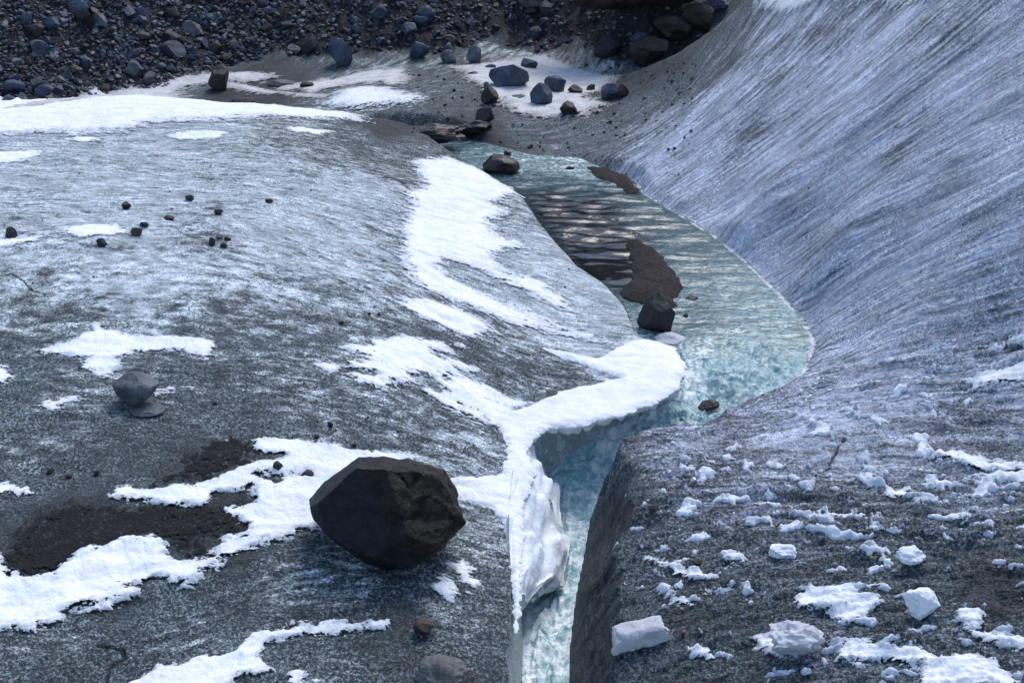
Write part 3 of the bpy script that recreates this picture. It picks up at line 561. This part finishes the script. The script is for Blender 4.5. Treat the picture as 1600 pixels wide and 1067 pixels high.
# broken snow crust on the right bank: uncountable
def crust(name, polys, thr, T, seed, mat):
    D = np.full(GX.shape, -1.)
    for p, lv in polys:
        q = wp_(p); sd_ = sdf(q, GX, GY); D = np.maximum(D, np.where(sd_ < -.8, -1, np.clip(sd_/.8, -1, 1)*lv))
    n = fbm(SFL*3.0, TFL*1.8, 5, seed, .62)+.25*fbm(GX*.6, GY*.5, 2, seed+9)
    q = np.where(D > -.9, n+D*.16-thr, -1.); q = np.where((np.minimum(dL, dR) < .3) | INW, -1, q)
    e = np.clip(q/.22, 0, 1); pr = e*(2-e)
    top = Z+np.where(q > 0, T*pr*(1+.6*fbm(GX*5, GY*5, 3, seed+1))+.003, -.012); XX, YY = snap(q*.35, (slice(None), slice(None)))
    return tag(grid_mesh(name, cellc(q > 0), top, mat, dict(thin=np.clip(1-q/.14, 0, 1)*.8, flow=(SFL, TFL, 0*TFL)), xarr=XX, yarr=YY), 'scattered crust of small melting snow clumps', 'snow crust', None, 'stuff')
crust('snow_crust', [([(1000,700),(1200,690),(1640,640),(1640,860),(1400,870),(1200,850),(1100,900),(1020,860)], 1.0), ([(1200,985),(1640,950),(1640,1090),(1150,1090)], .8), ([(1150,860),(1640,850),(1640,950),(1200,980),(1050,900)], .2), ([(1300,560),(1640,500),(1640,640),(1250,690)], .35)], .30, .075, 201, M_crust)

patch('gravel_spread', 'black gravel spread over the ice in a shallow hollow, lower left', 'gravel spread', [[(-10,830),(40,795),(120,780),(220,785),(330,790),(400,770),(430,800),(400,830),(345,845),(335,870),(280,885),(250,868),(120,900),(60,912),(0,905)]], M_grav, .05, .5, .25, 2, 1, 100)
patch('gravel_spread', 'thin brown grit smear between the perched rock and the snow by the boulder', 'gravel spread', [[(250,760),(300,700),(360,670),(400,690),(390,730),(330,752)]], M_grav, .03, .4, .35, 2.5, 1.2, 101)
def wpoly(pl): return [on_w(*p) for p in pl]
# bar of gravel in the stream
bar = wpoly([(975,380),(1000,376),(1030,395),(1055,425),(1068,450),(1055,470),(1060,478),(1035,488),(1000,475),(975,468),(965,455),(985,440),(985,410)])
def barmesh(name, label, poly, H, wd, seed, mat, cat='gravel bar'):
    D = sdf(poly, GX, GY)+.12*fbm(GX*3, GY*2.4, 4, seed); e = np.clip(D/wd, 0, 1); top = np.where(D > -.15, 0+H*(e*(2-e))*(1+.5*fbm(GX*1.5, GY*1.5, 4, seed+1))+fbm(GX*6, GY*6, 2, seed+2)*.05*e-.07*(D < .03), -.3)
    top = np.maximum(top, -.15)
    return tag(grid_mesh(name, cellc(D > -.1), top, mat, dict(thin=e)), label, cat)
barmesh('gravel_bar', 'dark brown gravel mound rising from the stream in front of the black angular rock', bar, .22, .6, 300, M_gravb)
barmesh('gravel_bar', 'low wet brown sand bar hugging the far shore of the stream', wpoly([(915,262),(945,262),(985,278),(1000,300),(990,306),(960,290),(925,274)]), .10, .4, 310, M_gravb)

# hanging slab of snow on the left wall
def slab(par):
    U, V_ = 60, 46; u = np.linspace(0, 1, U)[:, None]; v = np.linspace(0, 1, V_)[None]
    lip = np.array([hit(*p, SMOOTHZ)[:3] for p in ((812,700),(802,740),(796,790),(795,840),(798,890),(804,930))])
    # outer edge given by image column,row and its true distance
    out = np.array([at_y(*p) for p in ((832,705,25.3),(858,760,24.7),(880,815,23.9),(889,860,23.1),(884,912,22.1),(850,925,21.6))])
    def spl(Pn): 
        t = np.linspace(0, 1, len(Pn)); return np.stack([np.interp(u[:, 0], t, np.convolve(np.pad(Pn[:, c], 0), [1], 'same')) for c in range(3)], 1)
    A = spl(lip); B = spl(out); co = A[:, None]*(1-v[..., None])+B[:, None]*v[..., None]
    co[..., 2] += (np.sin(v*math.pi)*.26+.10*(1-v))*np.sin(np.clip(u*1.1+.12, 0, 1)*math.pi)**.5
    n = fbm(u*4+v*.5+0*v, v*3+u*0, 4, 400); fold = fbm(v*9+u*0, u*2+v*0, 3, 402)
    n2_ = fbm(u*9, v*7, 3, 404); co[..., 2] += n*.26+n2_*.05; co[..., 0] += (n*.25+n2_*.06)*v; co[..., 1] += n*.2+fbm(u*7, v*2, 3, 406)*.2*v**3
    bot = co.copy(); e = .20*(1-.7*v**3); bot[..., 2] -= e; bot[..., 0] -= .10
    vi = np.arange(U*V_).reshape(U, V_); q = np.stack([vi[:-1, :-1], vi[:-1, 1:], vi[1:, 1:], vi[1:, :-1]], 2).reshape(-1, 4); n0 = U*V_
    ring = list(vi[0, :])+list(vi[1:, -1])+list(vi[-1, ::-1][1:])+list(vi[::-1, 0][1:-1]); s = [(ring[i], ring[(i+1) % len(ring)], ring[(i+1) % len(ring)]+n0, ring[i]+n0) for i in range(len(ring))]
    th = np.clip(fbm(u*3+0*v, v*5+0*u, 4, 405)*2.0-.35+v*.5+u*0, 0, .75).ravel()
    o = new_mesh('hanging_slab', np.concatenate([co.reshape(-1, 3), bot.reshape(-1, 3)]), np.concatenate([q, q[:, ::-1]+n0, np.array(s)]), M_slab, dict(thin=np.concatenate([th, th])), parent=par)
    return tag(o, 'draped slab of icy snow hanging into the gorge over the rapids')
slab(CORN)

# ------------------------------------------------------------------ rocks
def noise3(p, sc, seed):
    return (noise(p[:, 0]*sc+seed, p[:, 1]*sc, seed)+noise(p[:, 1]*sc-seed, p[:, 2]*sc, seed+1)+noise(p[:, 2]*sc, p[:, 0]*sc+seed, seed+2))/2
def ico(sub):
    import bmesh
    bm = bmesh.new(); bmesh.ops.create_icosphere(bm, subdivisions=sub, radius=1); bm.verts.ensure_lookup_table()
    co = np.array([tuple(v.co) for v in bm.verts], float); f = np.array([[v.index for v in q.verts] for q in bm.faces]); bm.free(); return co, f
ICO = {s: ico(s) for s in (1, 2, 4, 5, 6)}
def rock_co(seed, sub=4, nplanes=14, rough=.05, lo=.55, hi=.85, flat=0):
    rg = np.random.RandomState(seed); co, f = ICO[sub]; co = co.astype(float)
    nr = rg.normal(size=(nplanes, 3)); nr = nr/np.linalg.norm(nr, axis=1)[:, None]; ds = rg.uniform(lo, hi, nplanes)
    for it in range(2):
        for n, dd in zip(nr, ds): co -= np.maximum(co@n-dd, 0)[:, None]*n
    if sub >= 4:
        nn = co/np.linalg.norm(co, axis=1)[:, None]; co += nn*(noise3(co, 1.7, seed)*rough*1.4+noise3(co, 4.5, seed+9)*rough*.8+noise3(co, 11, seed+19)*rough*.35)[:, None]
    return co, f
def sharp(o, ang_=35):
    me = o.data
    try: me.set_sharp_from_angle(angle=R(ang_))
    except Exception: pass
def rock(px, py, wpx, hpx, mat, name='rock', label=None, cat='rock', group=None, seed=0, sub=4, sink=.15, rough=.05, lo=.55, hi=.85, nplanes=14, kz=None, dep=.85, zf=None, kind=None, Y=None):
    """(px,py) is where the middle of the rock's foot stands; size from its extent in the picture"""
    if zf is None: x, y, z, t = hit(px, py)
    else:
        x, y = on_w(px, py); z = float(wz(y))+zf; t = y/float(ray(px, py)[1])
    wdt = wpx/FPX*t; hgt = hpx/FPX*t; co, f = rock_co(seed, sub, nplanes, rough, lo, hi)
    co[:, 0] *= wdt/np.ptp(co[:, 0]); co[:, 1] *= dep*wdt/np.ptp(co[:, 1]); co[:, 0] -= (co[:, 0].max()+co[:, 0].min())/2
    dl = math.atan2(-float(ray(px, py)[2]), float(ray(px, py)[1])); want = math.sqrt(max(hgt**2-(dep*wdt*math.sin(dl))**2*.8, (hgt*.72)**2))/math.cos(dl)
    co[:, 2] *= want/np.ptp(co[:, 2])/(1-sink); co[:, 2] -= co[:, 2].min()+sink*np.ptp(co[:, 2])
    o = new_mesh(name, co, f, mat, smooth=True); sharp(o, 30 if sub < 5 else 40)
    o.location = (x, y+dep*wdt*.42, interp_grid(Z, np.array([x]), np.array([y+dep*wdt*.42]))[0] if zf is None else z)
    return tag(o, label, cat, group, kind)

# the big boulder: cut to its outline, standing on the ice
def boulder():
    cx, cyy = 606, 800; bx, by, bz, t = hit(606, 889); Yc = by+.40; c0 = np.array(at_y(cx, cyy, Yc)); t = Yc/float(ray(cx, cyy)[1]); s = t/FPX
    a = np.array([1, 0, 0]); F = np.array([0, math.cos(PITCH), -math.sin(PITCH)]); dv = c0-np.array([0, 0, CZ]); dv /= np.linalg.norm(dv); a = np.cross(dv, [0, 0, 1]); a /= np.linalg.norm(a); b = np.cross(a, dv); c = -dv
    out = [(571,711),(528,742),(487,783),(492,800),(536,852),(560,872),(600,889),(650,882),(692,856),(726,822),(712,775),(694,745),(655,722),(612,720)]
    out = [((p-cx)*s, -(q-cyy)*s) for p, q in out]; co, f = ICO[6]; co = co.copy()*1.55
    n = len(out); tilt = [.16,.22,.05,-.1,.1,.25,-.1,.0,.1,.15,.2,.2,.2,.15]
    planes = []
    for i in range(n):
        x0, y0 = out[i]; x1, y1 = out[(i+1) % n]; ex, ey = x1-x0, y1-y0; L = math.hypot(ex, ey); nx, ny = ey/L*-1, ex/L
        if nx*(x0+x1)/2+ny*(y0+y1)/2 < 0: nx, ny = -nx, -ny
        dist = nx*x0+ny*y0; tl = tilt[i]; m_ = math.sqrt(1+tl*tl); planes.append(((nx/m_, ny/m_, tl/m_), dist/m_))
        planes.append(((nx*.8, ny*.8, -.6), dist*.8+.35))
    planes += [((-.28,-.10,.95), .72), ((.46,.12,.88), .80), ((.05,-.62,.78), .88), ((.80,-.30,.52), 1.10), ((.30,.72,.62), 1.02), ((-.75,-.35,.55), 1.0), ((0,0,-1), .9)]
    for it in range(3):
        for nn, dd in planes:
            nn = np.array(nn, float); nn = nn/np.linalg.norm(nn); co -= np.maximum(co@nn-dd, 0)[:, None]*nn
    un = co/np.linalg.norm(co, axis=1)[:, None]; right = sstep(-.1, .35, co[:, 0]*.8+co[:, 1]*.6)
    dsp = noise3(co, 1.4, 5)*.045+noise3(co, 4, 6)*(.015+.035*right)+noise3(co, 10, 7)*(.006+.02*right)+np.abs(noise3(co, 2.6, 8))*-.07*right-.035*sstep(.06, 0, np.abs(noise3(co, 1.9, 12)))*(.4+right)+noise3(co, 22, 9)*.006
    co += un*dsp[:, None]
    W = co[:, :1]*a+co[:, 1:2]*b+co[:, 2:]*c
    base = np.array([c0[0], c0[1], bz]); W = W+c0-base
    m = MT('split_basalt'); g = m.geo(); pos = m.coord()
    n1 = m.noise(g, 1.6, 6, .65, .4); n2 = m.noise(g, 12, 5, .7); n3 = m.noise(g, 4, 5, .6); sx = m.n('ShaderNodeSeparateXYZ'); m.set(sx.inputs[0], pos)
    side = m.rng(m.math('ADD', m.math('MULTIPLY_ADD', sx.outputs[2], .55, sx.outputs[0]), m.math('MULTIPLY', n1, .9)), .9, 1.25)
    col = m.mix(m.rng(n3, .35, .65), (.005, .007, .011), (.013, .016, .024)); br = m.mix(m.rng(n3, .4, .6), (.006, .005, .005), (.022, .015, .013)); col = m.mix(side, col, br)
    sp = m.rng(m.noise(g, 38, 2, .6), .64, .72); col = m.mix(m.math('MULTIPLY', sp, .5), col, (.12, .11, .11))
    col = m.mix(m.rng(m.noise(g, 5, 5, .7), .60, .70, 0, .4), col, (.03, .034, .043))
    M = m.out(col, .55, m.bump(m.math('MULTIPLY_ADD', n2, .5, n3), .09, 1.), .25)
    o = new_mesh('boulder', W, f, M); o.location = base; sharp(o, 38)
    return tag(o, 'huge dark angular boulder with brown right side, perched on ice left of the gorge', 'boulder')
boulder()
GP = 'dark stones scattered on the left ice dome'
RK = [
 (211,640,66,52,M_rgrey,'perched_rock','tilted grey rock perched on a small ice foot, mid left', 'rock', None, 11, dict(sink=.05)),
 (15,372,19,17,M_rd,'rock','round dark stone beside a snow streak at the left edge','rock',GP,12,{}),
 (197,328,15,11,M_rd,'rock','small dark stone highest at the left of the pebble line','rock',GP,13,{}),
 (295,315,14,9,M_rd,'rock','small dark stone farthest up the dome, above the flat brown one','rock',GP,14,{}),
 (263,344,17,8,M_rbrown,'rock','flat brownish stone between the reddish stone and the single dark stone','rock',GP,15,{}),
 (341,337,15,9,M_rd,'rock','single dark stone on bare ice right of the flat brown one','rock',GP,16,{}),
 (212,370,19,13,M_rbrown,'rock','reddish brown stone at the end of the snow smear','rock',GP,17,{}),
 (225,357,15,8,M_rd,'rock','black stone touching the top of the reddish stone','rock',GP,18,{}),
 (158,387,18,13,M_rd,'rock','dark stone below the snow smear, lowest on the left','rock',GP,19,{}),
 (331,385,11,13,M_rd,'rock','tallest dark stone in the cluster of four','rock',GP,20,{}),
 (342,374,12,6,M_rgrey,'rock','grey stone at the top of the cluster of four','rock',GP,21,{}),
 (355,377,12,7,M_rbrown,'rock','rusty stone at the right of the cluster of four','rock',GP,22,{}),
 (349,389,13,8,M_rd,'rock','dark stone at the bottom of the cluster of four','rock',GP,23,{}),
 (420,318,13,8,M_rd,'rock','lone dark stone far right of the pebble line','rock',GP,24,{}),
 (434,740,16,15,M_rd,'rock','dark stone in a hole in the snow left of the big boulder','rock',None,25,{}),
 (480,748,20,12,M_rd,'rock','dark flat stone in the snow nearest to the big boulder','rock',None,26,{}),
 (150,744,11,8,M_rd,'rock','small black stone, right one of the pair above the black gravel','rock',GP,27,{}),
 (78,741,12,8,M_rd,'rock','small black stone, left one of the pair above the black gravel','rock',GP,28,{}),
 (107,748,10,7,M_rd,'rock','tiny black stone between the pair above the black gravel','rock',GP,29,{}),
 (335,634,9,6,M_rd,'rock','tiny dark stone right of the perched rock','rock',GP,30,{}),
 (516,670,9,9,M_rd,'rock','tiny dark stone on grey ice above the big boulder','rock',GP,31,{}),
 (553,700,9,6,M_rd,'rock','tiny dark stone at the top edge of the snow by the boulder','rock',GP,32,{}),
 (495,687,9,6,M_rd,'rock','tiny dark stone left of the others above the boulder','rock',GP,33,{}),
 (592,494,6,5,M_rd,'rock','speck of dark stone left of the oblong snow patch','rock',GP,34,{}),
 (577,493,5,4,M_rd,'rock','dark speck of stone beside another by the oblong snow patch','rock',GP,35,{}),
 (534,507,7,5,M_rd,'rock','dark speck of stone lowest of the three left of the oblong snow patch','rock',GP,36,{}),
 (340,143,33,38,M_rbrown,'rock','brown upright rock on the dark ice ridge, upper left','rock',None,37,{}),
 (479,139,22,10,M_rd,'rock','flat dark rock lying on veined snow behind the dome','rock',None,38,{}),
 (437,136,45,10,M_rgrey,'rock','low dusty grey slab left of the flat dark rock','rock',None,39,{}),
 (531,108,40,42,M_rblue,'boulder','leaning blue grey boulder with a bright top at the foot of the moraine','boulder',None,40,{}),
 (795,140,64,38,M_rblue,'boulder','large slate blue slab on the far snow, biggest of its group','boulder',None,141,dict(lo=.45)),
 (765,165,28,26,M_rd,'rock','black rock at the left edge of the far snow','rock',None,42,{}),
 (762,145,14,16,M_rgrey,'rock','pale grey rock leaning on the black one on the far snow','rock',None,142,{}),
 (827,109,27,15,M_rblue,'rock','blue grey rock at the back of the far snow','rock',None,43,{}),
 (766,109,18,8,M_rblue,'rock','small blue rock on the far snow, upper left','rock',None,44,{}),
 (739,119,18,7,M_rblue,'rock','flat blue rock on the far snow below the upper left one','rock',None,45,{}),
 (867,147,36,27,M_rblue,'rock','blocky blue rock in the middle of the far snow','rock',None,46,{}),
 (846,168,36,34,M_rblue,'rock','pyramid shaped blue rock in front of the blocky one','rock',None,47,{}),
 (899,149,24,15,M_rbrown,'rock','brown rock right of the blocky blue one on the snow','rock',None,48,{}),
 (923,144,14,12,M_rbrown,'rock','small brown rock, farthest right on the far snow','rock',None,49,{}),
 (889,183,30,22,M_rd,'rock','dark flat rock at the front edge of the far snow','rock',None,50,{}),
 (953,158,28,26,M_rblue,'rock','blue rock at the right end of the far snow against the ice slope','rock',None,51,{}),
 (973,152,20,20,M_rbrown,'rock','brown rock beside the blue one against the ice slope','rock',None,52,{}),
 (811,156,24,7,M_rblue,'rock','thin flat rock on the far snow below the large slab','rock',None,53,{}),
 (814,144,16,4,M_rblue,'rock','sliver of flat rock between large slab and pyramid rock','rock',None,54,{}),
 (757,200,30,27,M_rbrown,'rock','rounded brown rock on dirty ice above the stream head','rock',None,55,dict(rough=.02)),
 (378,162,36,9,M_rd,'rock','dark flat rock just behind the crest of the dome','rock',None,56,{}),
 (20,152,34,20,M_rblue,'rock','blue rock at the foot of the scree near the snow strip, far left','rock',None,57,{}),
 (69,155,30,21,M_rblue,'rock','pointed blue rock touching the far left snow strip','rock',None,58,{}),
 (205,25,62,30,M_rgrey,'boulder','pale grey boulder high on the moraine','boulder',None,59,{}) if False else (835,25,62,40,M_rgrey,'boulder','pale grey boulder at the top of the moraine, right of the middle','boulder',None,59,{}),
 (665,42,32,24,M_rblue,'boulder','rounded slate boulder high in the middle of the moraine','boulder',None,60,{}),
 (592,40,30,26,M_rblue,'boulder','dark slate boulder left of the rounded one in the moraine','boulder',None,61,{}),
 (885,812-0,0,0,None,None,None,None,None,0,{}),
 (700,100,26,20,M_rgrey,'rock','grey rock at the moraine foot left of the far snow','rock',None,62,{}),
 (740,100,24,26,M_rgrey,'rock','tall grey rock at the moraine foot touching the far snow','rock',None,63,{}),
 (655,94,30,26,M_rblue,'rock','blue rock at the moraine foot above the veined snow','rock',None,64,{}),
 (1021,799,14,9,M_rd,'rock','small black stone on the right bank rim near the gorge bend','rock',None,65,{}),
 (1090,884,14,8,M_rd,'rock','small black stone among snow lumps on the right bank','rock',None,66,{}),
]
for px, py, a, b, mt, nm, lb, ct, gp, sd_, kw in RK:
    if mt is None: continue
    rock(px, py, a, b, mt, nm, lb, ct, gp, sd_, **kw)
GW = 'rocks standing in the stream'
rock(783,274,60,30,M_wet,'rock','large reddish black rock at the head of the pool','rock',GW,70,zf=-.05,sub=5)
rock(1027,520,60,58,M_rd,'rock','black angular block rock on the shore below the gravel mound','rock',GW,71,zf=0,sub=5,lo=.5,hi=.7,dep=.7)
rock(1108,642,34,19,M_wet,'rock','dark red rock breaking the water above the rapids','rock',GW,72,zf=-.03)
rock(1069,660,16,9,M_wet,'rock','small wet rock left of and below the dark red one','rock',GW,73,zf=-.05)
rock(1228,553,14,6,M_wet,'rock','little dark rock in pale water near the right shore','rock',GW,74,zf=-.03)
rock(891,266,14,7,M_wet,'rock','small rock in the far riffle behind the pool','rock',GW,75,zf=-.03)
rock(793,243,12,8,M_wet,'rock','small round rock upstream behind the reddish black rock','rock',GW,76,zf=-.03)
rock(1082,470,20,9,M_wet,'rock','flat wet stone at the tail of the gravel mound','rock',GW,77,zf=-.04)
rock(1071,504,8,7,M_wet,'rock','tiny dark stone on the ice shelf beside the black block','rock',GW,78,zf=.12)
M_lump = snow_material('loose_snow', (.66, .70, .80), (.82, .84, .88), (.5, .5, .52), .4)
M_gice = snow_material('dusty_ice_block', (.42, .43, .47), (.60, .60, .63), (.3, .28, .27), .8)
# ledge of ice beside the black block
o = rock(1050,536,54,26,M_gice,'ice_shelf','rounded pale ice shelf beside the black block rock','ice',None,79,zf=-.22,rough=.10,lo=.7,hi=.95)
o = rock(226,653,56,9,M_rgrey,'ice_mound','mound of grey ice under the tilted perched rock','ice',None,80,rough=.04,lo=.8,hi=.95)
rock(668,212,120,30,M_wet,'rock_ledge','long dark wet rock ledge at the stream head below the rounded snow','rock ledge',None,180,sub=5,rough=.12,lo=.5,hi=.8,dep=.4)
rock(735,222,70,24,M_wet,'rock_ledge','short dark wet ledge right of the long one under the brown stone','rock ledge',None,181,sub=5,rough=.12,lo=.5,hi=.8,dep=.5)
# loose lumps
GL = 'loose lumps of snow and ice on the right bank'
rock(1226,873,46,26,M_lump,'snow_lump','small flat white snow lump, uppermost of the loose ones','snow lump',GL,81,lo=.75,hi=1,rough=.16,sub=5,sink=.05)
rock(1425,896,45,26,M_lump,'snow_lump','rounded white snow lump right of the uppermost one','snow lump',GL,82,lo=.75,hi=1,rough=.14,sub=5,sink=.05)
rock(1441,980,54,47,M_lump,'snow_lump','big faceted white snow block standing on melting crust','snow lump',GL,83,lo=.6,hi=.85,rough=.10,sub=5,sink=.04,dep=.8)
rock(1248,1044,84,52,M_gice,'snow_lump','dirty grey brown snow block at the bottom of the right bank','snow lump',GL,84,lo=.6,hi=.95,rough=.2,sub=5,sink=.1)
# oblong block
def block():
    co, f = ICO[5]; co = co.copy()*1.8
    for n, dd in [((1,.05,.1),.95),((-1,.1,0),.98),((0,1,.1),.42),((.05,-1,0),.40),((0,.1,1),.36),((0,0,-1),.34),((.5,0,.86),.72),((-.6,-.1,.8),.76),((0,-.7,.7),.47)]:
        n = np.array(n); n = n/np.linalg.norm(n); co -= np.maximum(co@n-dd, 0)[:, None]*n
    co += (co/np.linalg.norm(co, axis=1)[:, None])*(noise3(co, 2, 3)*.13+noise3(co, 6, 4)*.05+noise3(co, 15, 5)*.02)[:, None]
    x, y, z, t = hit(1001, 1018); s = 84/FPX*t/1.9; o = new_mesh('ice_block', co*s, f, M_gice); o.location = (x, y+.16, z+.2); o.rotation_euler = (.06, -.14, .16)
    tag(o, 'oblong grey ice block lying near the gorge rim at the bottom', 'ice block')
block()
rock(690,1090,84,50,M_tan,'rock_slab','tan grey rock slab at the bottom edge left of the gorge','rock',None,86,rough=.10,sub=5,lo=.7,hi=.95)
rock(662,1000,34,26,M_rbrown,'rock','small rounded brown stone just above the tan slab','rock',None,87,rough=.05)

# dark red cliff and its fallen blocks
GC = 'brown blocks under the dark cliff'
rock(1015,92,290,200,M_rbrown,'cliff','massive red brown cliff overhanging a black hollow at the top','cliff',None,90,sub=6,rough=.10,lo=.5,hi=.9,nplanes=24,sink=.1)
for i, (px, py, a, b, m_, lb) in enumerate([(1015,102,60,44,M_rbrown,'brown fallen block in the mouth of the black hollow'),(1050,80,60,36,M_rbrown,'brown fallen block between hollow and ice slope'),
  (1090,58,50,40,M_rbrown,'brown rounded block highest beside the ice slope'),(950,95,44,34,M_rd,'dark block left of the black hollow'),(1110,30,60,22,M_rblue,'blue grey slab at the top beside the ice slope'),(1000,76,34,16,M_rblue,'blue topped rock on the fallen brown blocks')]):
    rock(px, py, a, b, m_, 'rock', lb, 'rock', GC, 91+i, sub=5, rough=.07)

# ------------------------------------------------------------------ moraine boulders (individuals) and rubble (stuff)
rg = np.random.RandomState(5); protos = []
for i in range(14):
    co, f = rock_co(500+i, 4 if i < 4 else 2, 13, .05, .5, .85)
    if i >= 4: co, f = rock_co(500+i, 4, 12, .05, .42, .74)
    protos.append((co, f))
mats = [M_rblue]*6+[M_rbrown]*2+[M_rgrey]*2+[M_rd]*3
meshes = {}
cand = []
while len(cand) < 292:
    px = rg.uniform(-20, 960); py = rg.uniform(-10, 165)
    if rg.rand() > (1 if px < 430 else .42 if px < 850 else .25): continue
    x, y, z, t = hit(px, py)
    if interp_grid(moraine, np.array([x]), np.array([y]))[0] < .6: continue
    size = (7+24*rg.rand()**3)*(1.1 if px < 500 else .9)
    if any((px-c[0])**2+((py-c[1])*1.4)**2 < ((size+c[2])*.36)**2 for c in cand): continue
    cand.append((px, py, size, x, y, z, t))
for i, (px, py, size, x, y, z, t) in enumerate(cand):
    k_ = rg.randint(14); mi = rg.randint(len(mats)); key = (k_, mats[mi].name)
    if key not in meshes:
        co, f = protos[k_]; o = new_mesh('scree_boulder', co, f, mats[mi]); sharp(o, 30); meshes[key] = o; me = o.data; used_ = True
    else: o = meshes[key].copy(); C.objects.link(o)
    r = size/FPX*t*.62; o.location = (x, y, z+r*.25); o.scale = (r*rg.uniform(.85, 1.2), r*rg.uniform(.8, 1.1), r*rg.uniform(.65, .95)); o.rotation_euler = (rg.uniform(-.4, .4), rg.uniform(-.4, .4), rg.uniform(0, 6.28))
    o.name = 'scree_boulder'; tag(o, 'weathered boulder among many on the dark moraine slope at the back', 'boulder', 'boulders on the moraine slope')
def scatter(name, label, cat, n, region, smin, smax, mat, seed, sub=1, squash=.75, sinkf=.2, dens=None, tone=None, pw=2.5):
    rg = np.random.RandomState(seed); base = [rock_co(900+seed+i, sub, 13, 0, .42, .75) for i in range(14)]; CO, FF, TN = [], [], []; nb = 0
    px = rg.uniform(region[0], region[2], n*6); py = rg.uniform(region[1], region[3], n*6); cnt = 0
    for a, b in zip(px, py):
        if cnt >= n: break
        if dens and rg.rand() > dens(a, b): continue
        x, y, z, t = hit(a, b)
        if name == 'scree_rubble' and interp_grid(moraine, np.array([x]), np.array([y]))[0] < rg.uniform(.3, .7): continue
        if name != 'scree_rubble' and inside(WPOLY, np.array([x]), np.array([y]))[0]: continue
        s = (smin+(smax-smin)*rg.rand()**pw)/FPX*t*.55; co, f = base[rg.randint(14)]; th = rg.uniform(0, 6.28); c_, s_ = math.cos(th), math.sin(th); q = co*np.array([1, rg.uniform(.7, 1), squash])*s
        q = np.stack([q[:, 0]*c_-q[:, 1]*s_, q[:, 0]*s_+q[:, 1]*c_, q[:, 2]], 1)+np.array([x, y, z+s*sinkf]); CO.append(q); FF.append(f+nb); nb += len(q); TN.append(np.full(len(q), rg.rand())); cnt += 1
    o = new_mesh(name, np.concatenate(CO), np.concatenate(FF), mat, dict(tone=np.concatenate(TN)), smooth=False)
    return tag(o, label, cat, None, 'stuff')
scatter('scree_rubble', 'jumbled blue grey and rusty rubble covering the moraine slope', 'rubble', 11000, (-60, -60, 1130, 172), 2.5, 13, M_rub, 3, sub=2, dens=lambda a, b: 1 if a < 430 else .5 if a < 700 else .35 if a < 880 else .16)
scatter('rock_debris', 'small dark stones strewn over the dirty ice between moraine and stream', 'rock debris', 520, (640, 98, 1090, 235), 1.5, 9, M_rd, 9, sub=2, dens=lambda a, b: 1 if a > 880 and b < 150 else .3, pw=3)
scatter('ice_grit', 'countless tiny dark stones frozen into the ice', 'grit', 1500, (-20, 230, 1640, 1080), 1.5, 6, M_rd, 4, sub=1, dens=lambda a, b: (.8 if b > 640 else .25) if a < 800 else (.8 if b > 800 else .08), pw=3)
for px, py, c, lb in ((1362,873,(.30,.24,.06),'tiny yellow fleck on the right bank'),(1226,912,(.26,.14,.08),'tiny orange fleck by the melting snow patch'),(1068,990,(.30,.06,.05),'tiny red fleck right of the oblong ice block'),(1596,814,(.04,.20,.09),'tiny green fleck at the right edge')):
    m = MT('fleck'); o = rock(px, py+3, 7, 6, m.out(c, .6), 'pebble', lb, 'pebble', None, px, sub=2)
